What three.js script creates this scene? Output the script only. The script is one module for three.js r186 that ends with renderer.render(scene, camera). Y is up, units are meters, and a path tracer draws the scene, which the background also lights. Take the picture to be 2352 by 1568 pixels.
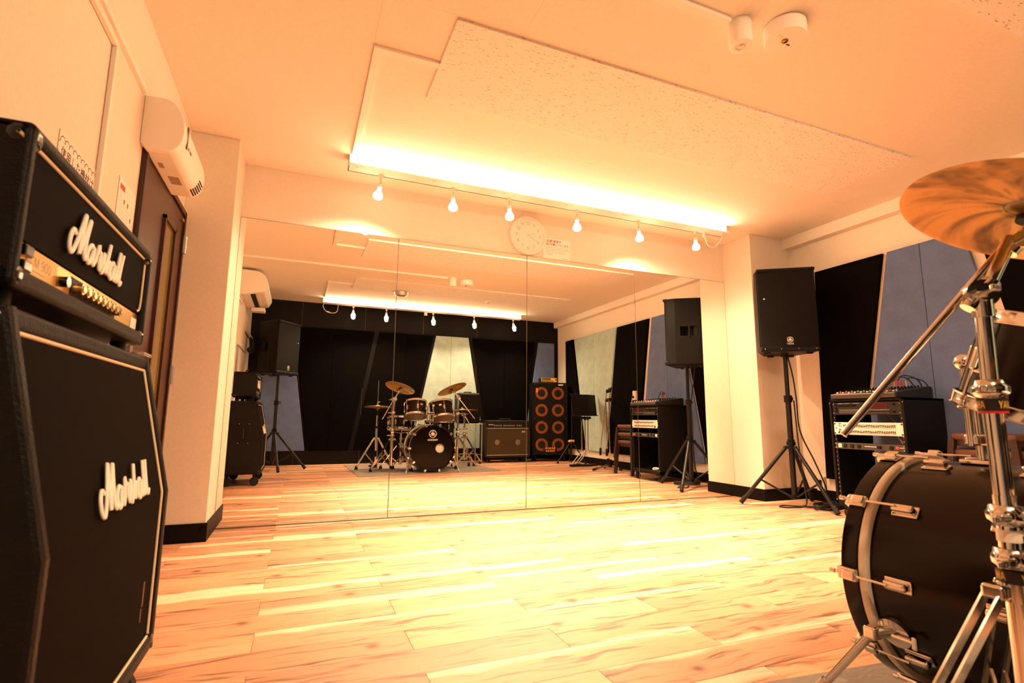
import * as THREE from 'three';
import { RoundedBoxGeometry } from 'three/addons/geometries/RoundedBoxGeometry.js';
import { mergeGeometries } from 'three/addons/utils/BufferGeometryUtils.js';
import { RectAreaLightUniformsLib } from 'three/addons/lights/RectAreaLightUniformsLib.js';
import { Brush, Evaluator, SUBTRACTION } from 'three-bvh-csg';

// ───────────────────────── camera, light, exposure ─────────────────────────
RectAreaLightUniformsLib.init();
const scene = new THREE.Scene();
scene.background = new THREE.Color(0x000000);
const D2R = Math.PI / 180;
const camera = new THREE.PerspectiveCamera(66.682, 1.5, 0.05, 50);
camera.position.set(0, 0.688, 3.746);
camera.rotation.order = 'YXZ';
camera.rotation.set(8.392 * D2R, -22.228 * D2R, 0.4476 * D2R);
camera.focus = 4.6; camera.userData.fStop = 5.0;
const renderer = new THREE.WebGLRenderer({ antialias: true });
renderer.toneMapping = THREE.LinearToneMapping;
renderer.toneMappingExposure = 1.12;
renderer.shadowMap.enabled = true;
const LAMP = new THREE.Color().setRGB(1, 0.67, 0.40);       // warm bulbs
const STRIP = new THREE.Color().setRGB(1, 0.70, 0.43);      // warm strip in the light shelves
const STRIP_NITS = 42, STRIP_GLOW = 14, BULB_GLOW = 14;

// room (metres): mirror wall z = 0, room towards +z; camera stands near the back wall
const HC = 2.381, XL = -0.69, XR = 4.235, ZB = 4.45, ZP = 0.33, PL = -0.431, PR = 3.745, MH = 2.0;

// ───────────────────────── helpers ─────────────────────────
let seed = 7;
const rnd = () => { seed = (seed * 1664525 + 1013904223) >>> 0; return seed / 4294967296; };
const V = (x, y, z) => new THREE.Vector3(x, y, z);
const NI = (g) => { const r = g.index ? g.toNonIndexed() : g; for (const k of Object.keys(r.attributes)) if (!['position', 'normal', 'uv'].includes(k)) r.deleteAttribute(k); return r; };
const join = (a) => (Array.isArray(a) ? (a.length === 1 ? a[0] : mergeGeometries(a.map(NI))) : a);
const box = (w, h, d, x = 0, y = 0, z = 0) => new THREE.BoxGeometry(w, h, d).translate(x, y, z);
const span = (x0, x1, y0, y1, z0, z1) => box(x1 - x0, y1 - y0, z1 - z0, (x0 + x1) / 2, (y0 + y1) / 2, (z0 + z1) / 2);
const rbox = (w, h, d, r = 0.005, x = 0, y = 0, z = 0, s = 2) => new RoundedBoxGeometry(w, h, d, s, r).translate(x, y, z);
const UP = V(0, 1, 0);
function orient(g, a, b) { // a y-axis geometry centred on 0 → between a and b
  const d = b.clone().sub(a); const q = new THREE.Quaternion().setFromUnitVectors(UP, d.clone().normalize());
  return g.applyQuaternion(q).translate((a.x + b.x) / 2, (a.y + b.y) / 2, (a.z + b.z) / 2);
}
const rod = (a, b, r, r2 = r, n = 14) => { a = Array.isArray(a) ? V(...a) : a; b = Array.isArray(b) ? V(...b) : b; return orient(new THREE.CylinderGeometry(r2, r, a.distanceTo(b), n), a, b); };
const tube = (pts, r, n = 0, closed = false, k = 8) => new THREE.TubeGeometry(new THREE.CatmullRomCurve3(pts.map((p) => (Array.isArray(p) ? V(...p) : p)), closed, 'catmullrom', 0.5), n || pts.length * 6, r, k, closed);
const lathe = (p, n = 40) => new THREE.LatheGeometry(p.map(([x, y]) => new THREE.Vector2(x, y)), n);
const cyl = (r, h, x = 0, y = 0, z = 0, n = 24, r2 = r) => new THREE.CylinderGeometry(r2, r, h, n).translate(x, y, z);
const ball = (r, x = 0, y = 0, z = 0, n = 14) => new THREE.SphereGeometry(r, n, Math.ceil(n * 0.7)).translate(x, y, z);
const poly = (pts) => { const s = new THREE.Shape(); pts.forEach(([x, y], i) => (i ? s.lineTo(x, y) : s.moveTo(x, y))); s.closePath(); return s; };
const ext = (shape, d, bev = 0, seg = 12) => new THREE.ExtrudeGeometry(shape, { depth: d - 2 * bev, bevelEnabled: bev > 0, bevelThickness: bev, bevelSize: bev, bevelOffset: -bev, bevelSegments: 2, curveSegments: seg }).translate(0, 0, bev);
function buv(g, s = 1) { // box-projected uv in units of s metres
  g = NI(g); const p = g.attributes.position, n = g.attributes.normal, u = new Float32Array(p.count * 2);
  for (let i = 0; i < p.count; i++) {
    const ax = Math.abs(n.getX(i)), ay = Math.abs(n.getY(i)), az = Math.abs(n.getZ(i));
    const [a, b] = ax > ay && ax > az ? [p.getZ(i), p.getY(i)] : ay > az ? [p.getX(i), p.getZ(i)] : [p.getX(i), p.getY(i)];
    u[2 * i] = a / s; u[2 * i + 1] = b / s;
  }
  g.setAttribute('uv', new THREE.BufferAttribute(u, 2)); return g;
}
const names = new Map();
const numbered = (n) => { const k = names.get(n) || 0; names.set(n, k + 1); return k ? n + '_' + String(k).padStart(3, '0') : n; };
function part(name, geo, mat, parent, label) {
  const m = new THREE.Mesh(join(geo), mat); m.name = name; m.castShadow = m.receiveShadow = true; if (label) m.userData.label = label; parent.add(m); return m;
}
function thing(name, label, category, pos = [0, 0, 0], ry = 0, group) {
  const o = new THREE.Group(); o.name = numbered(name); o.position.set(...pos); o.rotation.y = ry; o.userData = { label, category }; if (group) o.userData.group = group; scene.add(o); return o;
}
function solo(name, geo, mat, label, category, group) { // a thing of one mesh
  const m = part(numbered(name), geo, mat, scene); m.userData = { label, category }; if (group) m.userData.group = group; return m;
}
function struct(name, geo, mat, label) { const m = part(name, geo, mat, scene); m.userData = { kind: 'structure' }; if (label) m.userData.label = label; return m; }
function structGroup(name) { const g = new THREE.Group(); g.name = name; g.userData = { kind: 'structure' }; scene.add(g); return g; }
function copy(o, pos, ry, label) { const c = o.clone(); c.name = numbered(o.name.replace(/_\d{3}$/, '')); c.userData = { ...o.userData }; if (label) c.userData.label = label; c.position.set(...pos); c.rotation.y = ry; scene.add(c); return c; }

// ───────────────────────── procedural textures ─────────────────────────
const hash = (x, y, s = 0) => { let h = Math.imul(x, 374761393) ^ Math.imul(y, 668265263) ^ Math.imul(s, 1274126177); h = Math.imul(h ^ (h >>> 13), 1274126177); return ((h ^ (h >>> 16)) >>> 0) / 4294967296; };
function vnoise(x, y, s = 0) { const i = Math.floor(x), j = Math.floor(y); let f = x - i, g = y - j; f = f * f * (3 - 2 * f); g = g * g * (3 - 2 * g); const a = hash(i, j, s), b = hash(i + 1, j, s), c = hash(i, j + 1, s), d = hash(i + 1, j + 1, s); return a + (b - a) * f + (c - a) * g + (a - b - c + d) * f * g; }
const fbm = (x, y, s = 0, o = 3) => { let v = 0, a = 0.5, t = 0; for (let k = 0; k < o; k++) { v += a * vnoise(x, y, s + k * 17); t += a; a *= 0.5; x *= 2; y *= 2; } return v / t; };
function dtex(w, h, f, srgb = true, rep = true) {
  const d = new Uint8Array(w * h * 4);
  for (let j = 0; j < h; j++) for (let i = 0; i < w; i++) { const c = f(i, j); const k = 4 * (j * w + i); if (typeof c === 'number') { d[k] = d[k + 1] = d[k + 2] = c; } else { d[k] = c[0]; d[k + 1] = c[1]; d[k + 2] = c[2]; } d[k + 3] = 255; }
  const t = new THREE.DataTexture(d, w, h); t.magFilter = THREE.LinearFilter; t.minFilter = THREE.LinearMipmapLinearFilter; t.generateMipmaps = true; if (rep) t.wrapS = t.wrapT = THREE.RepeatWrapping; if (srgb) t.colorSpace = THREE.SRGBColorSpace; t.needsUpdate = true; return t;
}
function canvas(w, h, draw) { const c = document.createElement('canvas'); c.width = w; c.height = h; draw(c.getContext('2d'), w, h); const t = new THREE.CanvasTexture(c); t.colorSpace = THREE.SRGBColorSpace; return t; }
const tile = (n, s) => (i, j, f) => f(i / n, j / n) * 1; // (kept simple: noise periods below divide the size)
const pnoise = (i, j, n, cells, s) => { const x = (i / n) * cells, y = (j / n) * cells; const xi = Math.floor(x), yi = Math.floor(y); let f = x - xi, g = y - yi; f = f * f * (3 - 2 * f); g = g * g * (3 - 2 * g); const H = (a, b) => hash(((a % cells) + cells) % cells, ((b % cells) + cells) % cells, s); const a = H(xi, yi), b = H(xi + 1, yi), c = H(xi, yi + 1), d = H(xi + 1, yi + 1); return a + (b - a) * f + (c - a) * g + (a - b - c + d) * f * g; };
const wallBump = dtex(256, 256, (i, j) => 90 + 90 * pnoise(i, j, 256, 64, 3) + 60 * pnoise(i, j, 256, 128, 4), false);
const wallTint = dtex(256, 256, (i, j) => { const v = 243 + 7 * pnoise(i, j, 256, 64, 6); return [v, v - 3, v - 8]; });
const tolexBump = dtex(256, 256, (i, j) => 255 * Math.abs(pnoise(i, j, 256, 48, 8) - 0.5) + 120 * pnoise(i, j, 256, 96, 9), false);
const weave = dtex(128, 128, (i, j) => { const a = ((i >> 2) + (j >> 2)) & 1; return 90 + 90 * a * Math.abs(Math.sin(i * 0.785)) + 60 * (1 - a) * Math.abs(Math.sin(j * 0.785)); }, false);
const fabricMap = dtex(256, 256, (i, j) => { const v = 205 + 30 * pnoise(i, j, 256, 128, 12) + 18 * pnoise(i, j, 256, 8, 13); return [v, v, v]; });
const feltBump = dtex(256, 256, (i, j) => 255 * pnoise(i, j, 256, 128, 14), false);
// fissured mineral board: pits and short worm tracks
const tileC = canvas(1024, 1024, (g, w, h) => {
  g.fillStyle = '#ece7df'; g.fillRect(0, 0, w, h); let s = 5; const r = () => { s = (s * 1103515245 + 12345) & 0x7fffffff; return s / 0x7fffffff; };
  for (let k = 0; k < 2600; k++) { const x = r() * w, y = r() * h; g.fillStyle = `rgba(${138 + 40 * r() | 0},${98 + 30 * r() | 0},${72},${0.45 + 0.5 * r()})`; const a = r(); if (a < 0.72) { g.beginPath(); g.arc(x, y, 0.8 + 1.5 * r(), 0, 7); g.fill(); } else { g.strokeStyle = g.fillStyle; g.lineWidth = 1.6 + 1.6 * r(); const an = 0.5 * (r() - 0.5), l = 8 + 16 * r(); g.beginPath(); g.moveTo(x, y); g.quadraticCurveTo(x + l / 2, y + 5 * (r() - 0.5), x + l * Math.cos(an), y + l * Math.sin(an)); g.stroke(); } }
}); tileC.wrapS = tileC.wrapT = THREE.RepeatWrapping;
// acacia-look planks: 2 columns × 12 rows of different boards
const WOODV = 24;
const woodMap = dtex(2048, 2040, (i, j) => {
  const col = i >> 10, row = Math.min(11, Math.floor(j / 170)), k = col * 12 + row, u = (i & 1023) / 1024 * 6, v = (j - row * 170) / 170;
  const s = 100 + k * 7, warp = 0.35 * (fbm(u * 0.55, v * 1.4, s) - 0.5) + 0.10 * (fbm(u * 2.2, v * 3, s + 1) - 0.5);
  const c = hash(k, 3, 9), wdt = 0.22 + 0.34 * hash(k, 5, 9), y = v + warp;
  let heart = 1 - Math.min(1, Math.max(0, (Math.abs(y - c) - wdt) / 0.20)); if (hash(k, 8, 9) < 0.28) heart = Math.max(heart, 0.62 + 0.3 * fbm(u, v * 2, s + 2));
  heart = heart * heart * (3 - 2 * heart);
  const fine = fbm(u * 1.6, y * 46, s + 4, 3), mid = fbm(u * 0.8, y * 13, s + 5, 3);
  let dark = Math.max(0, mid - 0.60) * 3.2 * (0.35 + 0.8 * heart) + 0.25 * Math.max(0, fine - 0.62);
  const kx = 0.6 + 4.8 * hash(k, 11, 2), ky = 0.15 + 0.7 * hash(k, 12, 2), kd = Math.hypot((u - kx) / 0.20, (v - ky) / 0.16);
  if (hash(k, 13, 2) < 0.6) { dark += 0.9 * Math.exp(-kd * kd * 2.5); heart = Math.min(1, heart + 0.7 * Math.exp(-kd * kd * 0.5)); }
  const tone = 0.84 + 0.2 * hash(k, 20, 1); const f = tone * (0.93 + 0.14 * fine);
  const sap = [238, 212, 178], hw = [214, 154, 116], dk = [112, 70, 52]; dark = Math.min(0.9, dark);
  return [0, 1, 2].map((q) => Math.max(0, Math.min(255, f * ((sap[q] + (hw[q] - sap[q]) * heart) * (1 - dark) + dk[q] * dark))));
}, true, false);
const bronzeMap = dtex(512, 512, (i, j) => { // u = angle, v = radius: lathe rings and handling stains
  const rr = j / 512, ring = 0.5 + 0.5 * Math.sin(j * 1.7) * hash(0, j, 3); const st = fbm(Math.cos(i / 512 * 6.283) * 3 + 5, Math.sin(i / 512 * 6.283) * 3 + 5 + rr * 7, 44, 4); const st2 = fbm(Math.cos(i / 512 * 6.283) * 7 + 15, Math.sin(i / 512 * 6.283) * 7 + rr * 16, 47, 3);
  const k = 0.80 + 0.08 * ring - 1.15 * Math.max(0, st - 0.45) - 0.6 * Math.max(0, st2 - 0.5); return [212 * k, 166 * k, 98 * k];
});

// ───────────────────────── materials ─────────────────────────
const std = (o) => new THREE.MeshStandardMaterial(o);
const phys = (o) => new THREE.MeshPhysicalMaterial(o);
const M = {
  wall: std({ color: 0xf1e9dd, map: wallTint, roughness: 0.9, bumpMap: wallBump, bumpScale: 0.0006 }),
  ceil: std({ color: 0xf3ece1, map: wallTint, roughness: 0.95, bumpMap: wallBump, bumpScale: 0.0004 }),
  tile: std({ map: tileC, roughness: 0.95 }),
  whitePlastic: std({ color: 0xeee6da, roughness: 0.45 }),
  greyWhite: std({ color: 0xd8d0c6, roughness: 0.5 }),
  shelfMetal: std({ color: 0xe6dfd6, roughness: 0.5 }),
  base: phys({ specularIntensity: 0.3, color: 0x070504, roughness: 0.5 }),
  blackBoard: phys({ specularIntensity: 0.4, color: 0x0a0705, roughness: 0.6 }),
  seamGold: std({ color: 0x8f6534, roughness: 0.4, metalness: 0.5 }),
  plank: std({ map: woodMap, roughness: 0.42 }),
  slab: std({ color: 0x3a2818, roughness: 0.9 }),
  mirror: std({ color: 0xf0f2ee, metalness: 1, roughness: 0.0 }),
  mirrorBack: std({ color: 0x4a4234, roughness: 0.5 }),
  door: std({ color: 0x3f1c12, roughness: 0.38 }),
  doorFrame: std({ color: 0x2e120b, roughness: 0.4 }),
  doorGlass: std({ color: 0x6b5a2c, roughness: 0.15 }),
  steel: std({ color: 0xb9b4ad, metalness: 1, roughness: 0.35 }),
  chrome: std({ color: 0xdcd9d4, metalness: 1, roughness: 0.11 }),
  satin: std({ color: 0xc9c4bc, metalness: 1, roughness: 0.3 }),
  tolex: phys({ specularIntensity: 0.4, color: 0x0a0806, roughness: 0.55, bumpMap: tolexBump, bumpScale: 0.0009 }),
  grille: phys({ specularIntensity: 0.1, color: 0x0a0603, roughness: 0.85, bumpMap: weave, bumpScale: 0.0006 }),
  baffle: phys({ specularIntensity: 0.1, color: 0x060403, roughness: 0.8, bumpMap: weave, bumpScale: 0.0004 }),
  piping: std({ color: 0xd9c9a6, roughness: 0.5 }),
  logoWhite: std({ color: 0xf2ece2, roughness: 0.4 }),
  gold: std({ color: 0xd9a85a, metalness: 0.85, roughness: 0.32 }),
  goldKnob: std({ color: 0xe8cf9a, metalness: 0.9, roughness: 0.25 }),
  corner: std({ color: 0x070606, roughness: 0.18 }),
  blackPlastic: phys({ specularIntensity: 0.4, color: 0x090706, roughness: 0.5 }),
  blackMetal: std({ color: 0x14110f, roughness: 0.38, metalness: 0.3 }),
  rubber: std({ color: 0x0a0908, roughness: 0.8 }),
  perf: phys({ specularIntensity: 0.4, color: 0x070503, roughness: 0.6, bumpMap: weave, bumpScale: 0.0008 }),
  cable: std({ color: 0x090807, roughness: 0.55 }),
  cream: std({ color: 0xe7dcc6, roughness: 0.5 }),
  panelBlack: phys({ specularIntensity: 0.15, color: 0x0a0706, map: fabricMap, roughness: 1, bumpMap: feltBump, bumpScale: 0.0008 }),
  panelBlue: std({ color: 0x6a7fb0, map: fabricMap, roughness: 1, bumpMap: feltBump, bumpScale: 0.0008 }),
  panelGreen: std({ color: 0xbfd8d0, map: fabricMap, roughness: 1, bumpMap: feltBump, bumpScale: 0.0008 }),
  drum: phys({ color: 0x0d0602, roughness: 0.2, specularIntensity: 0.45 }),
  hoopLacquer: phys({ color: 0x080402, roughness: 0.14, specularIntensity: 0.5 }),
  fleshHoop: std({ color: 0xd6cab6, roughness: 0.35 }),
  headClear: std({ color: 0x7d6a55, roughness: 0.35 }),
  headWhite: std({ color: 0xe9e2d4, roughness: 0.6 }),
  woodIn: std({ color: 0xc79a68, roughness: 0.7 }),
  bronze: std({ map: bronzeMap, metalness: 0.85, roughness: 0.38, side: THREE.DoubleSide }),
  bronzeDark: std({ color: 0x6a4a1f, metalness: 0.9, roughness: 0.28, side: THREE.DoubleSide }),
  rug: std({ color: 0x857a70, roughness: 1, bumpMap: feltBump, bumpScale: 0.002 }),
  rackSteel: phys({ specularIntensity: 0.4, color: 0x0a0807, roughness: 0.45 }),
  device: std({ color: 0x151413, roughness: 0.4 }),
  deviceGrey: std({ color: 0x47443f, roughness: 0.35, metalness: 0.4 }),
  eqFace: std({ color: 0xe9e3da, roughness: 0.35, metalness: 0.2 }),
  slider: std({ color: 0x171513, roughness: 0.5 }),
  redDisplay: std({ color: 0x3a0504, emissive: 0x5a0606, emissiveIntensity: 0.5, roughness: 0.2 }),
  redLamp: std({ color: 0xff3020, emissive: 0xff2010, emissiveIntensity: 1.4, roughness: 0.3 }),
  whiteLamp: std({ color: 0xdfeaff, emissive: 0xdfeaff, emissiveIntensity: 3, roughness: 0.3 }),
  red: std({ color: 0xc11d16, roughness: 0.4 }),
  yellow: std({ color: 0xf0b429, roughness: 0.45 }),
  stoolLeg: std({ color: 0x2a130a, roughness: 0.5 }),
  stoolSeat: std({ color: 0x5b3a28, roughness: 0.6 }),
  combo: std({ color: 0x141310, roughness: 0.6, bumpMap: tolexBump, bumpScale: 0.0009 }),
  comboGrille: std({ color: 0x453a20, roughness: 0.85, bumpMap: weave, bumpScale: 0.0006 }),
  silver: std({ color: 0xd2ccc0, metalness: 0.7, roughness: 0.35 }),
  dust: std({ color: 0x7d7666, metalness: 0.4, roughness: 0.5 }),
  coneRing: std({ color: 0xb3601f, roughness: 0.6 }),
  cone: std({ color: 0x0f0d0b, roughness: 0.7 }),
  orange: std({ color: 0xff7a1c, roughness: 0.45 }),
  labelGrey: std({ color: 0xa08c74, roughness: 0.7 }),
  paper: std({ color: 0xf4efe7, roughness: 0.8 }),
  strip: std({ color: 0xffffff, emissive: STRIP, emissiveIntensity: STRIP_GLOW, roughness: 0.5 }),
  bulb: std({ color: 0xffffff, emissive: LAMP, emissiveIntensity: BULB_GLOW, roughness: 0.3 }),
};

// ───────────────────────── the room ─────────────────────────
const W = (g) => buv(g, 0.5);
struct('wall_front', W(span(XL - 0.1, XR + 0.1, -0.1, HC + 0.1, -0.12, -0.006)), M.wall);
struct('wall_left', W(span(XL - 0.1, XL, -0.1, HC + 0.1, -0.006, ZB + 0.1)), M.wall);
struct('wall_right', W(span(XR, XR + 0.1, -0.1, HC + 0.1, -0.006, ZB + 0.1)), M.wall);
{ // back wall: black boards with brass-coloured joint strips
  const g = structGroup('wall_back');
  part('wall_core', span(XL, XR, -0.1, HC + 0.1, ZB + 0.012, ZB + 0.1), M.blackBoard, g);
  for (let k = -1; k < 5; k++) for (const [y0, y1] of [[0.002, 0.198], [0.2, 2.028], [2.03, HC]]) {
    const x0 = Math.max(XL, -0.02 + k * 0.91 + 0.002), x1 = Math.min(XR, -0.02 + (k + 1) * 0.91 - 0.002);
    if (x1 > x0 + 0.01) part('wall_board', span(x0, x1, y0, y1, ZB, ZB + 0.012), M.blackBoard, g);
  }
  for (let k = 0; k < 5; k++) part('joint_strip', span(-0.021 + k * 0.91, -0.019 + k * 0.91, 0, HC, ZB - 0.0015, ZB + 0.012), M.seamGold, g);
}
{ const g = structGroup('ceiling'); // painted boards with hairline joints
  part('ceiling_core', span(XL - 0.1, XR + 0.1, HC + 0.012, HC + 0.1, -0.12, ZB + 0.1), M.ceil, g);
  for (let r = 0, z = 0; z < ZB - 0.01; r++, z += 0.91) for (let x = XL - (r % 2 ? 0.91 : 0.3); x < XR; x += 1.82) {
    const a = Math.max(XL, x) + 0.0003, b = Math.min(XR, x + 1.82) - 0.0003, c = z === 0 ? -0.006 : z + 0.0003, d = Math.min(ZB, z + 0.91) - 0.0003;
    if (b - a > 0.02) part('ceiling_board', W(span(a, b, HC, HC + 0.012, c, d)), M.ceil, g);
  }
}
{ // plank floor, rows along x
  const g = structGroup('floor');
  part('floor_base', span(XL - 0.1, XR + 0.1, -0.1, -0.005, -0.12, ZB + 0.1), M.slab, g);
  const cache = new Map();
  function plankGeo(len, wid, v) {
    const key = len.toFixed(3) + '|' + wid.toFixed(3) + '|' + v; if (cache.has(key)) return cache.get(key);
    const e = 0.0007, gp = 0.0004, X0 = gp, X1 = len - gp, Z0 = gp, Z1 = wid - gp, top = 0, low = -0.0009, bot = -0.005, P = [], U = [];
    const col = v >= 12 ? 1 : 0, row = v % 12; const uv = (x, z) => [(col * 1024 + 4 + Math.min(1, x / 0.9) * 1016) / 2048, (row * 170 + 4 + (z / 0.1535) * 162) / 2040];
    const q = (a, b, c, d) => { for (const p of [a, b, c, a, c, d]) { P.push(...p); U.push(...uv(p[0], p[2])); } };
    const A = [X0 + e, top, Z0 + e], B = [X1 - e, top, Z0 + e], C = [X1 - e, top, Z1 - e], Dd = [X0 + e, top, Z1 - e], a = [X0, low, Z0], b = [X1, low, Z0], c = [X1, low, Z1], d = [X0, low, Z1];
    q(A, Dd, C, B); q(A, B, b, a); q(B, C, c, b); q(C, Dd, d, c); q(Dd, A, a, d);
    const s = (p) => [p[0], bot, p[2]]; q(a, b, s(b), s(a)); q(b, c, s(c), s(b)); q(c, d, s(d), s(c)); q(d, a, s(a), s(d));
    const geo = new THREE.BufferGeometry(); geo.setAttribute('position', new THREE.Float32BufferAttribute(P, 3)); geo.setAttribute('uv', new THREE.Float32BufferAttribute(U, 2)); geo.computeVertexNormals(); cache.set(key, geo); return geo;
  }
  const PW = 0.1535, PLEN = 0.898; let last = -1;
  for (let r = -10; r < 21; r++) {
    let z0 = 1.477 + r * PW, z1 = z0 + PW; if (z1 < 0.005 || z0 > ZB) continue; z0 = Math.max(z0, -0.006); z1 = Math.min(z1, ZB);
    const off = r % 2 === 0 ? -0.083 : 0.367;
    for (let k = -2; k < 6; k++) {
      const x0 = Math.max(XL, off + k * PLEN), x1 = Math.min(XR, off + (k + 1) * PLEN); if (x1 - x0 < 0.03) continue;
      let v; do v = Math.floor(rnd() * WOODV); while (v === last); last = v;
      const m = part('plank', plankGeo(x1 - x0, z1 - z0, v), M.plank, g); m.position.set(x0, 0, z0);
    }
  }
}
struct('pillar_left', W(rbox(PL - XL + 0.006, HC, ZP + 0.006, 0.004, (PL + XL) / 2 - 0.003, HC / 2, ZP / 2 - 0.003)), M.wall);
struct('pillar_right', W(rbox(XR - PR + 0.006, HC, ZP + 0.006, 0.004, (PR + XR) / 2 + 0.003, HC / 2, ZP / 2 - 0.003)), M.wall);
struct('trim_1', W(span(4.155, XR, 2.283, HC, ZP, ZB)), M.wall);                      // soffit along the right wall
{ const h = 0.10, t = 0.008;
  struct('baseboard_left', [span(XL, PL + t, 0, h, ZP, ZP + t), span(PL, PL + t, 0, h, 0, ZP), span(XL, XL + t, 0, h, 1.2, ZB), cyl(0.012, 0.008, PL - 0.02, 0.07, ZP + 0.011, 16).rotateX(0)], M.base);
  struct('baseboard_right', [span(PR - t, XR, 0, h, ZP, ZP + t), span(PR - t, PR, 0, h, 0, ZP), span(XR - t, XR, 0, h, ZP, ZB)], M.base);
}
// door in the left wall, half hidden behind the amplifier
{ const g = structGroup('door_1'), z0 = 0.345, z1 = 1.20, y1 = 1.855, f = 0.028;
  part('door_frame', [span(XL, XL + 0.022, 0, y1, z0, z0 + f), span(XL, XL + 0.022, 0, y1, z1 - f, z1), span(XL, XL + 0.022, y1 - f, y1, z0, z1)], M.doorFrame, g);
  part('door_leaf', span(XL, XL + 0.012, 0.006, y1 - f - 0.003, z0 + f + 0.003, z1 - f - 0.003), M.door, g);
  part('window_frame', [span(XL + 0.012, XL + 0.026, 0.42, 1.68, 0.565, 0.583), span(XL + 0.012, XL + 0.026, 0.42, 1.68, 0.79, 0.808), span(XL + 0.012, XL + 0.026, 1.662, 1.68, 0.565, 0.808), span(XL + 0.012, XL + 0.026, 0.42, 0.438, 0.565, 0.808)], M.door, g);
  part('glass_pane', span(XL + 0.012, XL + 0.015, 0.438, 1.662, 0.583, 0.79), M.doorGlass, g);
  for (const y of [1.66, 0.91, 0.2]) part('hinge', [cyl(0.009, 0.1, XL + 0.03, y, z0 + 0.012, 12), span(XL + 0.022, XL + 0.027, y - 0.05, y + 0.05, z0 - 0.004, z0 + 0.034)], M.steel, g);
  part('name_tag', span(XL + 0.022, XL + 0.024, y1 - 0.075, y1 - 0.06, z0 + 0.06, z0 + 0.10), M.gold, g);
  part('door_lever', [rod([XL + 0.012, 0.95, 1.1], [XL + 0.06, 0.95, 1.1], 0.011), rod([XL + 0.058, 0.95, 1.1], [XL + 0.058, 0.95, 0.98], 0.009), span(XL + 0.012, XL + 0.018, 0.88, 1.02, 1.08, 1.12)], M.steel, g);
}

// ───────────────────────── light shelves and bulbs ─────────────────────────
function lightShelf(x0, x1, zWall, dir, label) { // dir = +1: glow faces +z
  const o = thing('light_shelf', label, 'light', [(x0 + x1) / 2, HC, zWall], 0, 'ceiling light shelves'), L = x1 - x0, s = (a, b) => (dir > 0 ? [a, b] : [-b, -a]);
  const z = (a, b) => s(a, b);
  part('shelf_plate', span(-L / 2, L / 2, -0.077, -0.069, ...z(0, 0.115)), M.shelfMetal, o);
  part('back_plate', span(-L / 2, L / 2, -0.077, 0, ...z(0, 0.008)), M.shelfMetal, o);
  for (const e of [-1, 1]) part('end_plate', span(e * L / 2 - 0.004, e * L / 2 + 0.004, -0.077, 0, ...z(0, 0.085)), M.steel, o);
  part('light_strip', span(-L / 2 + 0.03, L / 2 - 0.03, -0.066, -0.006, ...z(0.062, 0.082)), M.strip, o);
  for (let k = 0; k < 7; k++) part('screw', cyl(0.005, 0.004, -L / 2 + 0.05 + k * (L - 0.1) / 6, -0.079, dir * 0.09, 10), M.chrome, o);
  const a = new THREE.RectAreaLight(STRIP, STRIP_NITS, L - 0.06, 0.058); a.position.set((x0 + x1) / 2, HC - 0.036, zWall + dir * 0.088); a.lookAt((x0 + x1) / 2, HC - 0.036 + 1.1, zWall + dir * 2); scene.add(a);
}
lightShelf(0.21, 3.40, 0.325, 1, 'white light shelf under the ceiling beside the mirror wall with glowing strip');
lightShelf(0.24, 3.34, 4.115, -1, 'white light shelf under the ceiling beside the black back wall');
const bulbGeo = lathe([[0, 0.004], [0.0135, 0.004], [0.0135, -0.012], [0.014, -0.022], [0.023, -0.036], [0.031, -0.05], [0.0335, -0.064], [0.030, -0.077], [0.017, -0.086], [0, -0.088]], 28);
function bulbLamp(x, z, aim, label, wide, beam, cd, ang) {
  const o = thing('spot_bulb', label, 'bulb', [x, HC - 0.077, z], 0, 'bulbs under the light shelves');
  part('plug', [cyl(0.013, 0.03, 0, -0.015, 0), cyl(0.016, 0.006, 0, -0.003, 0)], M.whitePlastic, o);
  part('arm', [cyl(0.0055, 0.03, 0, -0.043, 0, 12), ball(0.008, 0, -0.058, 0)], M.satin, o);
  const d = V(...aim).normalize(), q = new THREE.Quaternion().setFromUnitVectors(V(0, -1, 0), d);
  part('socket', join([cyl(0.0145, 0.024, 0, 0, 0)]).applyQuaternion(q).translate(d.x * 0.014, -0.058 + d.y * 0.014, d.z * 0.014), M.whitePlastic, o);
  const b = part('glass_bulb', bulbGeo, M.bulb, o); b.quaternion.copy(q); b.position.set(d.x * 0.024, -0.058 + d.y * 0.024, d.z * 0.024); b.castShadow = false;
  const lobe = (v, cdl, half, pen) => { const e = V(...v).normalize(), s = new THREE.SpotLight(LAMP, cdl, 0, half, pen, 2); s.position.set(x + e.x * 0.12, HC - 0.135 + e.y * 0.12, z + e.z * 0.12); s.target.position.copy(s.position).add(e); s.castShadow = true; s.shadow.radius = 1.4; scene.add(s, s.target); };
  lobe(aim, wide, 1.22, 0.6); if (cd) lobe(beam, cd, ang, 1.0);   // wide soft cone of the reflector bulb, and its narrow core beam
}
const ORD = ['first', 'second', 'third', 'fourth', 'fifth', 'sixth'], bl = (i) => `glowing bulb under the mirror-side light shelf, ${ORD[i]} from the door side`;
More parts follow.
